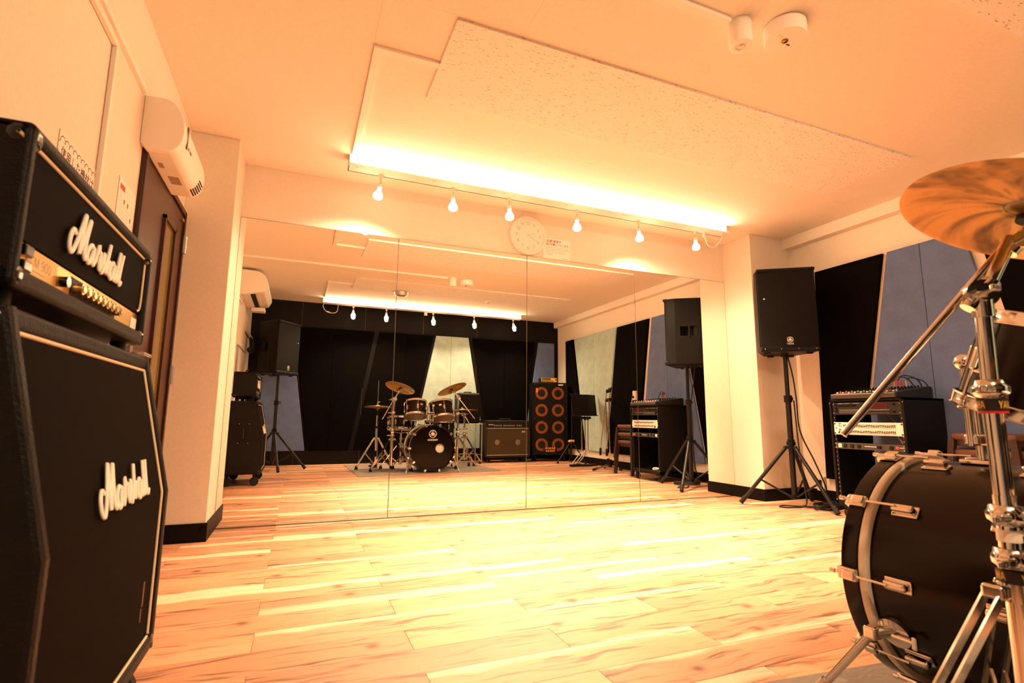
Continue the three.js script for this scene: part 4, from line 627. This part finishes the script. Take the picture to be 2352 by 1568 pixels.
function drum(name, label, R, dep, c, n, lugs, o2 = {}) {
  const o = thing(name, label, 'drum', c); o.quaternion.copy(qUp(n));
  part('shell', lathe([[R - 0.006, -dep / 2], [R, -dep / 2], [R, dep / 2], [R - 0.006, dep / 2], [R - 0.006, -dep / 2]], 56), M.drum, o);
  for (const s of [1, -1]) { const y = s * dep / 2; part('hoop', lathe([[R + 0.006, y - s * 0.016], [R + 0.013, y - s * 0.016], [R + 0.010, y - s * 0.012], [R + 0.009, y + s * 0.008], [R + 0.012, y + s * 0.011], [R + 0.006, y + s * 0.011], [R + 0.005, y - s * 0.012]], 56), M.chrome, o); }
  part('batter_head', new THREE.CircleGeometry(R + 0.005, 44).rotateX(-Math.PI / 2).translate(0, dep / 2 + 0.002, 0), M.headWhite, o);
  part('bottom_head', new THREE.CircleGeometry(R + 0.005, 44).rotateX(Math.PI / 2).translate(0, -dep / 2 - 0.002, 0), M.headClear, o);
  for (let k = 0; k < lugs; k++) { const a = (k + (o2.off ?? 0.5)) / lugs * Math.PI * 2, m = new THREE.Matrix4().makeRotationY(-a);
    part('lug', (dep > 0.3 ? [dep / 2 - 0.075, -dep / 2 + 0.075] : [0]).map((y) => join([rbox(0.018, 0.05, 0.016, 0.006, R + 0.010, y, 0), rbox(0.006, 0.06, 0.024, 0.003, R + 0.002, y, 0)])).map((g) => g.applyMatrix4(m)), M.chrome, o);
    part('tension_rod', [rod([R + 0.013, -dep / 2 - 0.008, 0], [R + 0.013, dep / 2 + 0.016, 0], 0.003, 0.003, 8), box(0.016, 0.010, 0.014, R + 0.014, dep / 2 - 0.008, 0), box(0.016, 0.010, 0.014, R + 0.014, -dep / 2 + 0.008, 0)].map((g) => g.applyMatrix4(m)), M.chrome, o);
  }
  const bm = new THREE.Matrix4().makeRotationY(o2.badge ?? Math.PI / 2); part('badge', [rbox(0.004, 0.022, 0.034, 0.001, R + 0.001, dep * 0.15, 0)].map((g) => g.applyMatrix4(bm)), M.silver, o);
  return o;
}
const tiltN = [0.02, 0.93, 0.36];
drum('tom_drum', 'dark rack tom beside the crash cymbal stand near the hi-hat', 0.140, 0.19, [1.452, 0.79, 3.18], [0.04, 0.93, 0.34], 6, { badge: 1.2 });
drum('tom_drum', 'dark rack tom nearer the ride cymbal and the combo amplifier', 0.152, 0.215, [1.80, 0.775, 3.15], [-0.06, 0.92, 0.36], 6, { badge: 1.9 });
{ const o = drum('floor_tom', 'large dark floor tom standing on three legs behind the bass drum', 0.2, 0.40, [1.85, 0.435, 3.42], [0, 1, 0], 8);
  for (let k = 0; k < 3; k++) { const a = k * 2.094 + 0.5, c = Math.cos(a), s = Math.sin(a); const l = part('leg', tube([[c * 0.232, 0.05, s * 0.232], [c * 0.232, -0.2, s * 0.232], [c * 0.232, -0.33, s * 0.232], [c * 0.25, -0.37, s * 0.25], [c * 0.25, -0.405, s * 0.25]], 0.0055, 24), M.chrome, o); part('leg_tip', cyl(0.012, 0.03, c * 0.25, -0.415, s * 0.25, 12), M.rubber, l); part('leg_bracket', rbox(0.04, 0.05, 0.03, 0.006, c * 0.218, -0.02, s * 0.218), M.chrome, o); } }
drum('snare_drum', 'dark snare drum on a low stand between hi-hat and toms', 0.172, 0.155, [1.32, 0.61, 3.43], [0.03, 0.99, 0.08], 10, { badge: 1.4 });
function tripodBase(o, R, yTop, yFoot, angs, flat, mat = M.chrome) { // double-braced folding legs
  for (const a of angs) { const c = Math.cos(a), s = Math.sin(a), px = -s, pz = c, P = (r, y, t = 0) => V(r * c + px * t, y, r * s + pz * t);
    const bar = (p, q) => { const L = p.distanceTo(q), m = new THREE.Matrix4(), y = q.clone().sub(p).normalize(), zt = V(px, 0, pz), x = y.clone().cross(zt).normalize(); m.makeBasis(x, y, zt).setPosition(p.clone().add(q).multiplyScalar(0.5)); return new THREE.BoxGeometry(0.013, L, 0.005).applyMatrix4(m); };
    const one = (p, q) => (flat ? bar(p, q) : rod(p, q, 0.0055, 0.0055, 8));
    const l = part('leg', [one(P(0.036, yTop, 0.014), P(R, yFoot, 0.014)), one(P(0.036, yTop, -0.014), P(R, yFoot, -0.014)), rod(P(R - 0.004, yFoot, -0.02), P(R - 0.004, yFoot, 0.02), 0.005)], mat, o);
    part('rubber_foot', [new THREE.CylinderGeometry(0.013, 0.024, 0.045, 14).translate(R * c, yFoot - 0.010, R * s)], M.rubber, l);
    part('brace', [one(P(0.03, yFoot + 0.04, 0.010), P(R * 0.56, yTop + (yFoot - yTop) * 0.53, 0.010)), one(P(0.03, yFoot + 0.04, -0.010), P(R * 0.56, yTop + (yFoot - yTop) * 0.53, -0.010))], mat, o);
  }
  part('leg_collar', [cyl(0.026, 0.03, 0, yTop, 0, 20), cyl(0.022, 0.02, 0, yFoot + 0.04, 0, 20), ...angs.map((a) => rbox(0.034, 0.024, 0.034, 0.006, 0.034 * Math.cos(a), yTop, 0.034 * Math.sin(a)))], mat, o);
}
const bandTex = canvas(512, 64, (g) => { g.fillStyle = '#0c0907'; g.fillRect(0, 0, 512, 64); g.fillStyle = '#d8a92c'; g.font = 'bold 44px sans-serif'; g.textAlign = 'center'; g.fillText('YAMAHA', 128, 42); g.fillText('YAMAHA', 384, 42); g.fillStyle = '#c01818'; g.fillRect(0, 54, 512, 10); });
const bandMat = std({ map: bandTex, roughness: 0.5 }), stickerMat = std({ roughness: 0.8, map: canvas(256, 64, (g) => { g.fillStyle = '#f1e8dc'; g.fillRect(0, 0, 256, 64); writeJ(g, 'レン', 70, 8, 48, '#2b1a12', 0.1, 1.1); }) });
function memoryLock(o, y, r, brand, wing) { // ring clamp with a wing bolt pointing along `wing`
  part('height_clamp', [lathe([[r, -0.016], [r + 0.006, -0.016], [r + 0.008, -0.010], [r + 0.012, -0.006], [r + 0.012, 0.006], [r + 0.008, 0.010], [r + 0.006, 0.018], [r, 0.018]], 28).translate(0, y, 0), rbox(0.03, 0.014, 0.02, 0.004, Math.cos(wing) * (r + 0.018), y, Math.sin(wing) * (r + 0.018))], M.chrome, o);
  part('wing_bolt', [rod([Math.cos(wing) * (r + 0.012), y, Math.sin(wing) * (r + 0.012)], [Math.cos(wing) * (r + 0.042), y, Math.sin(wing) * (r + 0.042)], 0.0042), orient(new RoundedBoxGeometry(0.026, 0.012, 0.007, 2, 0.003), V(Math.cos(wing) * (r + 0.040), y - 0.006, Math.sin(wing) * (r + 0.040)), V(Math.cos(wing) * (r + 0.040), y + 0.006, Math.sin(wing) * (r + 0.040)))], M.chrome, o);
  if (brand) part('brand_band', new THREE.CylinderGeometry(r + 0.0065, r + 0.0055, 0.026, 28, 1, true).rotateY(wing + 2.2).translate(0, y - 0.029, 0), bandMat, o, 'black band with yellow lettering and red rim');
}
function cymbalStand(label, base, tilter, tail, mount, nrm, angs, wing, R = 0.29) {
  const o = thing('cymbal_stand', label, 'stand', base, 0, 'chrome cymbal stands'); const B = V(...base), T = V(...tilter).sub(B), A = V(...tail).sub(B), C = V(...mount).sub(B), yT = 0.40;
  tripodBase(o, R, yT, 0.04, angs, true);
  part('lower_tube', rod([0, 0.07, 0], [0, 0.56, 0], 0.0165, 0.0165, 22), M.chrome, o);
  part('middle_tube', rod([0, 0.52, 0], [0, Math.min(0.75, T.y - 0.03), 0], 0.0148, 0.0148, 22), M.chrome, o);
  part('upper_tube', rod([0, 0.7, 0], [T.x, T.y - 0.01, T.z], 0.0135, 0.0135, 22), M.chrome, o);
  memoryLock(o, 0.745, 0.0155, true, wing); memoryLock(o, 0.525, 0.017, false, wing); memoryLock(o, 0.452, 0.0175, true, wing);
  part('tape_label', new THREE.CylinderGeometry(0.0172, 0.0172, 0.02, 28, 1, true).rotateY(wing + 1.9).translate(0, 0.492, 0), stickerMat, o, 'white tape with handwriting');
  const dir = C.clone().sub(A).normalize(), side = dir.clone().cross(UP).normalize();
  part('boom_tilter', [orient(cyl(0.026, 0.032, 0, 0, 0, 26), T.clone().addScaledVector(side, -0.022), T.clone().addScaledVector(side, 0.010)), orient(cyl(0.016, 0.012, 0, 0, 0, 22), T.clone().addScaledVector(side, 0.010), T.clone().addScaledVector(side, 0.022)), rod(T.clone().addScaledVector(dir, -0.035), T.clone().addScaledVector(dir, 0.03), 0.0145), rod([T.x, T.y - 0.045, T.z], [T.x, T.y - 0.01, T.z], 0.017), rod(T.clone().addScaledVector(side, 0.02), T.clone().addScaledVector(side, 0.05), 0.004), rbox(0.024, 0.012, 0.008, 0.003, T.x + side.x * 0.05, T.y, T.z + side.z * 0.05), rod(T.clone().addScaledVector(dir, -0.02), T.clone().addScaledVector(dir, -0.02).add(V(-0.06, 0.004, 0.02)), 0.0045)], M.chrome, o);
  part('boom_rod', [rod(A, C.clone().addScaledVector(dir, -0.06), 0.0072)], M.chrome, o);
  part('boom_sleeve', [rod(T.clone().addScaledVector(dir, 0.02), C.clone().addScaledVector(dir, -0.05), 0.0118)], M.chrome, o);
  const N = V(...nrm).normalize(), K = C.clone().addScaledVector(N, -0.05);
  part('cymbal_tilter', [orient(cyl(0.016, 0.026, 0, 0, 0, 20), K.clone().addScaledVector(side, -0.013), K.clone().addScaledVector(side, 0.013)), rod(K, C.clone().addScaledVector(N, 0.03), 0.004), rod(K.clone(), K.clone().addScaledVector(dir, -0.03), 0.013), rod(K.clone().addScaledVector(side, 0.01), K.clone().addScaledVector(side, 0.042), 0.004)], M.chrome, o);
  part('felt', [rod(C.clone().addScaledVector(N, -0.012), C.clone().addScaledVector(N, -0.001), 0.018)], M.rubber, o);
  part('wing_nut', [rod(C.clone().addScaledVector(N, 0.036), C.clone().addScaledVector(N, 0.048), 0.009), orient(new RoundedBoxGeometry(0.03, 0.012, 0.006, 2, 0.002), C.clone().addScaledVector(N, 0.042), C.clone().addScaledVector(N, 0.056))], M.chrome, o);
  return o;
}
function cymbal(name, label, R, c, n, cat = 'cymbal', group, flip = 1) {
  const rb = R * 0.19, hb = R * 0.085, bow = R * 0.06, p = [];
  for (let k = 0; k <= 8; k++) { const t = k / 8 * Math.PI / 2; p.push([Math.max(0.004, rb * Math.sin(t)), hb * Math.cos(t)]); }
  for (let k = 1; k <= 14; k++) { const t = k / 14; p.push([rb + (R - rb) * t, -bow * t * t]); }
  const up = p.map(([x, y]) => [x, y + 0.0006]), dn = p.map(([x, y]) => [x, y - 0.0006]).reverse();
  const o = thing(name, label, cat, c, 0, group); o.quaternion.copy(qUp(n));
  part('bow', lathe([...up, ...dn].map(([x, y]) => [x, y * flip]), 80), M.bronze, o);
  part('bell', lathe(p.slice(0, 8).map(([x, y]) => [x, (y - 0.0012) * flip]), 40), M.bronzeDark, o, 'darker polished bell');
  return o;
}
const n1 = [0.339, 1, 0.252], n2 = [-0.30, 0.9, 0.30], n3 = [-0.03, 1, 0.05];
cymbalStand('chrome boom stand holding the crash cymbal beside the rack tom near the hi-hat', [1.165, 0, 3.20], [1.173, 0.925, 3.20], [1.002, 0.66, 3.03], [1.252, 1.071, 3.252], n1, [3.5, 5.59, 1.41], 2.9);
cymbal('crash_cymbal', 'bronze crash cymbal tilted over the rack tom near the hi-hat', 0.2, [1.252, 1.084, 3.252], n1, 'cymbal', 'crash cymbals');
cymbalStand('chrome boom stand holding the crash cymbal over the tom nearer the combo amplifier', [2.11, 0, 3.42], [2.115, 0.978, 3.42], [2.33, 0.674, 3.33], [2.02, 1.085, 3.44], n2, [0.3, 2.6, -1.9], 0.4);
cymbal('crash_cymbal', 'bronze crash cymbal tilted above the tom nearer the combo amplifier', 0.215, [2.017, 1.098, 3.442], n2, 'cymbal', 'crash cymbals');
cymbalStand('low chrome boom stand holding the flat ride cymbal', [2.32, 0, 3.78], [2.315, 0.735, 3.78], [2.49, 0.386, 3.68], [2.285, 0.792, 3.80], n3, [0.15, 2.3, -1.6], 0.5, 0.27);
cymbal('ride_cymbal', 'wide flat ride cymbal low beside the floor tom', 0.235, [2.284, 0.805, 3.80], n3);
{ const o = thing('hi_hat_stand', 'chrome hi-hat stand with foot pedal and tall pull rod', 'stand', [1.01, 0, 3.56]);
  tripodBase(o, 0.27, 0.40, 0.04, [3.5, 5.6, 1.4], false);
  part('lower_tube', rod([0, 0.05, 0], [0, 0.56, 0], 0.0145, 0.0145, 20), M.chrome, o); part('upper_tube', rod([0, 0.54, 0], [0, 0.76, 0], 0.0115, 0.0115, 20), M.chrome, o);
  part('clamp', [cyl(0.02, 0.03, 0, 0.55, 0, 18), cyl(0.017, 0.06, 0, 0.74, 0, 16)], M.blackPlastic, o); part('pull_rod', rod([0, 0.74, 0], [0, 1.19, 0], 0.0035, 0.0035, 10), M.chrome, o);
  part('clutch', [cyl(0.010, 0.045, 0, 0.872, 0, 14), rod([0, 0.885, 0], [0.03, 0.895, 0], 0.004), cyl(0.014, 0.01, 0, 0.852, 0, 14)], M.chrome, o);
  part('spring_housing', cyl(0.02, 0.08, 0, 0.20, 0, 16), M.blackPlastic, o);
  part('pedal_plate', [rbox(0.085, 0.008, 0.27, 0.003, 0, 0.055, 0.16).rotateX(0.0), rbox(0.09, 0.02, 0.05, 0.005, 0, 0.014, 0.29), rod([0.03, 0.012, 0], [0.03, 0.012, 0.29], 0.004), rod([-0.03, 0.012, 0], [-0.03, 0.012, 0.29], 0.004)], M.blackMetal, o);
}
cymbal('hi_hat_cymbal', 'top bronze cymbal of the hi-hat pair', 0.178, [1.01, 0.838, 3.56], [0.01, 1, 0.02], 'cymbal', 'hi-hat cymbals');
cymbal('hi_hat_cymbal', 'bottom bronze cymbal of the hi-hat pair', 0.178, [1.01, 0.808, 3.56], [0.01, 1, 0.02], 'cymbal', 'hi-hat cymbals', -1);
{ const o = thing('snare_stand', 'chrome tripod stand under the snare drum', 'stand', [1.32, 0, 3.44]);
  tripodBase(o, 0.25, 0.33, 0.04, [0.9, 3.0, 5.1], true); part('tube', rod([0, 0.06, 0], [0, 0.47, 0], 0.013, 0.013, 18), M.chrome, o); part('clamp', [cyl(0.02, 0.035, 0, 0.40, 0, 18), rod([0.02, 0.4, 0], [0.06, 0.4, 0.01], 0.004)], M.chrome, o);
  for (let k = 0; k < 3; k++) { const a = k * 2.094 + 0.4, c = Math.cos(a), s = Math.sin(a); part('basket_arm', [tube([[0, 0.475, 0], [c * 0.10, 0.49, s * 0.10], [c * 0.18, 0.515, s * 0.18], [c * 0.186, 0.545, s * 0.186]], 0.006, 18), rbox(0.03, 0.03, 0.03, 0.008, c * 0.186, 0.555, s * 0.186)], M.chrome, o); } }
{ const o = thing('bass_pedal', 'bass drum pedal with round beater behind the bass drum', 'pedal', [1.602, 0.006, 3.24]);
  part('base_plate', rbox(0.12, 0.008, 0.30, 0.003, 0, 0.006, 0.16), M.blackMetal, o); part('footboard', orient(new RoundedBoxGeometry(0.075, 0.27, 0.008, 2, 0.003), V(0, 0.03, 0.30), V(0, 0.09, 0.05)), M.satin, o);
  part('post', [rod([-0.06, 0, 0.03], [-0.06, 0.2, 0.03], 0.007), rod([0.06, 0, 0.03], [0.06, 0.2, 0.03], 0.007), rod([-0.065, 0.19, 0.03], [0.065, 0.19, 0.03], 0.006)], M.chrome, o); const b = part('beater_rod', rod([0, 0.19, 0.03], [0, 0.32, 0.06], 0.004), M.chrome, o); part('beater', ball(0.028, 0, 0.335, 0.062), M.headWhite, b); }

// ───────────────────────── along the back wall ─────────────────────────
{ const o = thing('monitor_speaker', 'small black monitor loudspeaker with rounded edges on the silver table frame', 'loudspeaker', [2.47, 0.60, 4.14]);
  part('cabinet', rbox(0.36, 0.47, 0.26, 0.035, 0, 0.237, 0.0, 4), M.blackPlastic, o); part('front_grille', buv(rbox(0.31, 0.42, 0.012, 0.006, 0, 0.237, -0.132), 0.03), M.perf, o); part('top_handle', tube([[-0.06, 0.47, 0], [-0.05, 0.485, 0], [0.05, 0.485, 0], [0.06, 0.47, 0]], 0.008), M.rubber, o); }
{ const o = thing('table_frame', 'thin silver metal table frame carrying the monitor loudspeaker', 'stand', [2.47, 0, 4.15]);
  part('table_top', rbox(0.42, 0.012, 0.34, 0.004, 0, 0.594, 0), M.silver, o); for (const x of [-0.2, 0.2]) for (const z of [-0.155, 0.155]) part('leg', rod([x, 0.0, z], [x, 0.588, z], 0.008), M.silver, o); part('rail', [rod([-0.2, 0.12, 0.155], [0.2, 0.12, 0.155], 0.005), rod([-0.2, 0.12, -0.155], [-0.2, 0.12, 0.155], 0.005), rod([0.2, 0.12, -0.155], [0.2, 0.12, 0.155], 0.005)], M.silver, o); }
{ const o = thing('combo_amplifier', 'black combo guitar amplifier with olive grille and two silver speaker domes', 'amplifier', [3.10, 0.075, 3.97]); const w = 0.77, h = 0.575, d = 0.27; // front faces -z
  part('cabinet', [buv(rbox(w, 0.03, d, 0.008, 0, h - 0.015, d / 2), 0.2), buv(rbox(w, 0.03, d, 0.008, 0, 0.015, d / 2), 0.2), buv(rbox(0.03, h, d, 0.008, -w / 2 + 0.015, h / 2, d / 2), 0.2), buv(rbox(0.03, h, d, 0.008, w / 2 - 0.015, h / 2, d / 2), 0.2), span(-w / 2 + 0.02, w / 2 - 0.02, 0.02, h - 0.02, d - 0.02, d - 0.008)], M.combo, o);
  part('grille_cloth', buv(span(-w / 2 + 0.03, w / 2 - 0.03, 0.045, 0.44, 0.014, 0.022), 0.05), M.comboGrille, o); part('control_panel', span(-w / 2 + 0.03, w / 2 - 0.03, 0.455, h - 0.03, 0.02, 0.03), M.device, o);
  for (const [y, hh] of [[0.452, 0.012], [0.04, 0.010]]) part('metal_strip', span(-w / 2 + 0.03, w / 2 - 0.03, y - hh / 2, y + hh / 2, 0.006, 0.014), M.silver, o);
  for (const x of [-0.235, 0.115]) part('dust_cap', ball(0.045, 0, 0, 0, 20).scale(1, 1, 0.25).translate(x + 0.06 - 0.0, 0.235, 0.016), M.dust, o);
  for (let k = 0; k < 13; k++) { const x = 0.23 - (k < 3 ? k * 0.034 : k < 9 ? 0.125 + (k - 3) * 0.034 : 0.345 + (k - 9) * 0.036); part('knob', [cyl(0.010, 0.016, 0, 0, 0, 14).rotateX(Math.PI / 2).translate(x, 0.495, 0.014), cyl(0.005, 0.003, 0, 0, 0, 12).rotateX(Math.PI / 2).translate(x, 0.495, 0.0055)], k === 99 ? M.silver : M.silver, o); }
  part('name_plate', [span(-w / 2 + 0.06, -w / 2 + 0.145, 0.50, 0.516, 0.017, 0.02)].map((g) => g.scale(-1, 1, 1).scale(-1, 1, 1)), M.silver, o); part('maker_plate', span(0.24, 0.30, 0.385, 0.412, 0.010, 0.015), M.silver, o);
  for (const x of [-w / 2, w / 2]) for (const y of [0, h]) part('corner_guard', rbox(0.04, 0.04, 0.04, 0.016, x - Math.sign(x) * 0.019, y + (y ? -0.019 : 0.019), 0.019), M.corner, o);
  for (const x of [-0.30, 0.30]) for (const z of [0.05, d - 0.05]) part('caster', [cyl(0.030, 0.02, 0, 0, 0, 16).rotateZ(Math.PI / 2).translate(x, -0.044, z), box(0.03, 0.03, 0.03, x, -0.012, z)], M.rubber, o);
  part('strap_handle', tube([[-0.1, h, d / 2], [-0.08, h + 0.02, d / 2], [0.08, h + 0.02, d / 2], [0.1, h, d / 2]], 0.007), M.rubber, o);
}
{ const RYB = 0.26, o = thing('bass_cabinet', 'tall black bass speaker cabinet with eight orange-ringed cones', 'amplifier', [3.83, 0.10, 3.955], RYB); const w = 0.60, h = 1.17, d = 0.32; // front faces local -z
  part('cabinet', [buv(rbox(w, h, d - 0.02, 0.012, 0, h / 2, d / 2 + 0.01), 0.2)], M.tolex, o);
  part('front_frame', [rbox(w, 0.035, 0.03, 0.008, 0, h - 0.0175, 0.01), rbox(w, 0.035, 0.03, 0.008, 0, 0.0175, 0.01), rbox(0.03, h, 0.03, 0.008, -w / 2 + 0.015, h / 2, 0.01), rbox(0.03, h, 0.03, 0.008, w / 2 - 0.015, h / 2, 0.01)], M.blackPlastic, o);
  for (let r = 0; r < 4; r++) for (const x of [-0.137, 0.137]) { const y = 0.165 + r * 0.277; const s = part('speaker_cone', lathe([[0, 0.004], [0.055, 0.004], [0.065, 0.008]], 32).rotateX(-Math.PI / 2).translate(x, y, 0.016), M.cone, o); part('orange_surround', lathe([[0.058, 0.0], [0.062, 0.006], [0.085, 0.008], [0.098, 0.006], [0.103, 0.0]], 40).rotateX(-Math.PI / 2).translate(x, y, 0.014), M.coneRing, s, 'orange brown ring'); }
  // steel bars of the protective grille
  part('grille_wires', Array.from({ length: 74 }, (_, k) => box(w - 0.06, 0.0035, 0.002, 0, 0.04 + k * (h - 0.08) / 73, 0.003)), M.cone, o).userData.kind = 'stuff';
  part('maker_plate', new THREE.PlaneGeometry(0.225, 0.088).rotateY(Math.PI).translate(0, 0.092, -0.003), std({ roughness: 0.5, map: canvas(400, 156, (g) => { g.fillStyle = '#0b0907'; g.fillRect(0, 0, 400, 156); g.fillStyle = '#ffa030'; g.textAlign = 'center'; g.save(); g.scale(1.5, 1); g.font = 'bold 84px sans-serif'; g.fillText('Mark', 133, 72); g.fillText('bass', 133, 146); g.restore(); }) }), o, 'orange lettering plate');
  part('paper_label', [span(0.14, 0.22, h - 0.045, h - 0.025, -0.007, -0.005)], M.paper, o); part('round_sticker', span(-0.235, -0.205, h - 0.16, h - 0.09, -0.002, -0.0005), M.orange, o, 'small orange and white sticker');
  for (const x of [-w / 2 + 0.04, w / 2 - 0.04]) for (const y of [0.03, h / 2, h - 0.03]) part('screw', ball(0.005, x, y, -0.006), M.steel, o);
  for (const x of [-0.24, 0.24]) for (const z of [0.05, d - 0.05]) part('caster', [cyl(0.042, 0.026, 0, 0, 0, 16).rotateZ(Math.PI / 2).translate(x, -0.058, z), box(0.03, 0.04, 0.04, x, -0.018, z)], M.rubber, o);
  const hd = thing('bass_amplifier', 'small bass amplifier head with yellow front panel on the tall bass cabinet', 'amplifier', [3.845, 1.274, 4.02], RYB);
  part('case', rbox(0.275, 0.075, 0.22, 0.008, 0, 0.045, 0.11), M.blackMetal, hd); part('front_panel', span(-0.13, 0.13, 0.012, 0.078, -0.004, 0.002), M.yellow, hd, 'yellow control panel'); part('panel_strip', span(-0.11, 0.03, 0.05, 0.072, -0.006, -0.003), M.device, hd);
  for (let k = 0; k < 6; k++) part('knob', cyl(0.009, 0.014, 0, 0, 0, 14).rotateX(Math.PI / 2).translate(0.06 - k * 0.027, 0.03, -0.010), M.device, hd);
  for (const [x, y] of [[-0.112, 0.058], [-0.112, 0.028], [0.11, 0.05]]) part('dial', cyl(0.011, 0.014, 0, 0, 0, 14).rotateX(Math.PI / 2).translate(x, y, -0.010), M.device, hd);
  for (const x of [-0.11, 0.11]) for (const z of [0.03, 0.19]) part('foot', cyl(0.01, 0.008, x, 0.003, z, 10), M.rubber, hd);
}
{ const o = thing('guitar_stand', 'black guitar stand with a bright yellow yoke beside the bass cabinet', 'stand', [4.02, 0, 3.58]);
  part('yoke', [rbox(0.085, 0.034, 0.05, 0.01, 0, 0.34, 0), rbox(0.03, 0.02, 0.05, 0.006, -0.045, 0.332, -0.01)], M.yellow, o, 'bright yellow yoke'); part('pole', rod([0, 0.01, 0], [0.02, 1.08, 0.02], 0.009), M.blackMetal, o);
  for (const a of [3.3, 5.1, 1.2]) { const l = part('leg', rod([0.02 * Math.cos(a), 0.325, 0.02 * Math.sin(a)], [0.27 * Math.cos(a), 0.02, 0.27 * Math.sin(a)], 0.010), M.blackMetal, o); part('rubber_foot', ball(0.017, 0.27 * Math.cos(a), 0.018, 0.27 * Math.sin(a)), M.rubber, l); }
  part('neck_cradle', [tube([[0.02, 1.06, 0.02], [-0.03, 1.07, 0], [-0.05, 1.09, -0.03]], 0.008), tube([[0.02, 1.06, 0.02], [0.06, 1.07, 0], [0.075, 1.09, -0.03]], 0.008)], M.rubber, o);
}
[[3.88, 3.02, 0], [3.965, 3.06, 1], [4.035, 3.10, 2]].forEach(([x, z, k]) => {
  const o = thing('music_stand', ['music stand with black desk, standing farthest from the green wall panel', 'music stand with black desk, between the other two music stands', 'music stand with black desk, standing closest to the green wall panel'][k], 'music stand', [x, 0, z], 0, 'music stands by the green panel');
  part('desk', orient(new RoundedBoxGeometry(0.30, 0.32, 0.012, 2, 0.004), V(-0.02, 0.73, -0.045), V(-0.02, 1.04, 0.005)), M.blackMetal, o); part('desk_ledge', rbox(0.30, 0.012, 0.045, 0.004, -0.02, 0.735, -0.065), M.blackMetal, o);
  part('desk_joint', [ball(0.018, 0, 0.86, -0.01), cyl(0.016, 0.05, 0, 0.69, 0, 14), ball(0.02, 0.035, 0.70, 0)], M.blackPlastic, o); part('pole', [rod([0, 0.25, 0], [0, 0.86, 0], 0.0085), tube([[0, 0.27, 0], [0, 0.235, 0], [-0.02, 0.20, 0], [-0.15, 0.055, 0], [-0.165, 0.03, 0]], 0.0085, 24)], M.chrome, o);
  part('base_leg', [tube([[-0.20, 0.016, -0.03], [-0.17, 0.018, -0.02], [0.05, 0.016, -0.03 - 0.02 * k], [0.13, 0.016, -0.05]], 0.012), tube([[-0.17, 0.018, 0.02], [0.0, 0.016, 0.012], [0.13, 0.016, 0.03]], 0.010), rbox(0.06, 0.03, 0.07, 0.01, -0.165, 0.02, 0)], M.rubber, o);
});
[[3.99, 2.44, -0.02, 0.0, 0], [4.06, 2.60, -0.06, 0.05, 1]].forEach(([x, z, dx, dz, k]) => {
  const o = thing('microphone_stand', ['silver microphone boom stand with folded arm nearest the stacked stools', 'silver microphone boom stand with folded arm behind the other one'][k], 'stand', [x, 0, z], 0, 'microphone stands');
  part('base_hub', [cyl(0.028, 0.07, 0, 0.075, 0, 16), cyl(0.02, 0.04, 0, 0.12, 0, 16)], M.blackPlastic, o);
  for (const a of [3.35 + k * 0.25, 5.2, 1.5]) { const R = a > 3 && a < 4 ? 0.30 : 0.15, l = part('leg', rod([0.02 * Math.cos(a), 0.06, 0.02 * Math.sin(a)], [R * Math.cos(a), 0.022, R * Math.sin(a)], 0.008), M.satin, o); part('rubber_foot', rod([R * 0.92 * Math.cos(a), 0.025, R * 0.92 * Math.sin(a)], [(R + 0.02) * Math.cos(a), 0.018, (R + 0.02) * Math.sin(a)], 0.015), M.rubber, l); }
  part('pole', rod([0, 0.1, 0], [dx * 0.3, 0.96, dz * 0.3], 0.009), M.chrome, o); part('boom_arm', rod([dx, 0.26, dz + 0.05], [0.02 + dx * 0.3, 1.06, dz * 0.3], 0.0065), M.chrome, o); part('counterweight', rod([dx, 0.18, dz + 0.055], [dx, 0.28, dz + 0.05], 0.016), M.rubber, o);
  part('boom_clutch', [cyl(0.026, 0.03, 0, 0, 0, 16).rotateX(Math.PI / 2).translate(0.01, 0.95, 0), ball(0.024, 0.045, 0.955, 0)], M.rubber, o); part('microphone_clip', [rbox(0.03, 0.05, 0.03, 0.008, 0.02 + dx * 0.3, 1.075, 0), rod([0.02, 1.06, 0], [0.05, 1.12, 0.02], 0.012)], M.rubber, o);
});
solo('floor_cables', [tube([[2.75, 0.007, 4.3], [3.0, 0.007, 4.2], [3.25, 0.007, 4.32], [3.5, 0.007, 4.25], [3.56, 0.007, 4.05]], 0.005, 50), tube([[3.35, 0.007, 4.36], [3.55, 0.007, 4.38], [3.7, 0.007, 4.36]], 0.005, 30)], M.cable, 'black cables on the floor behind the combo amplifier', 'cable');

renderer.render(scene, camera);
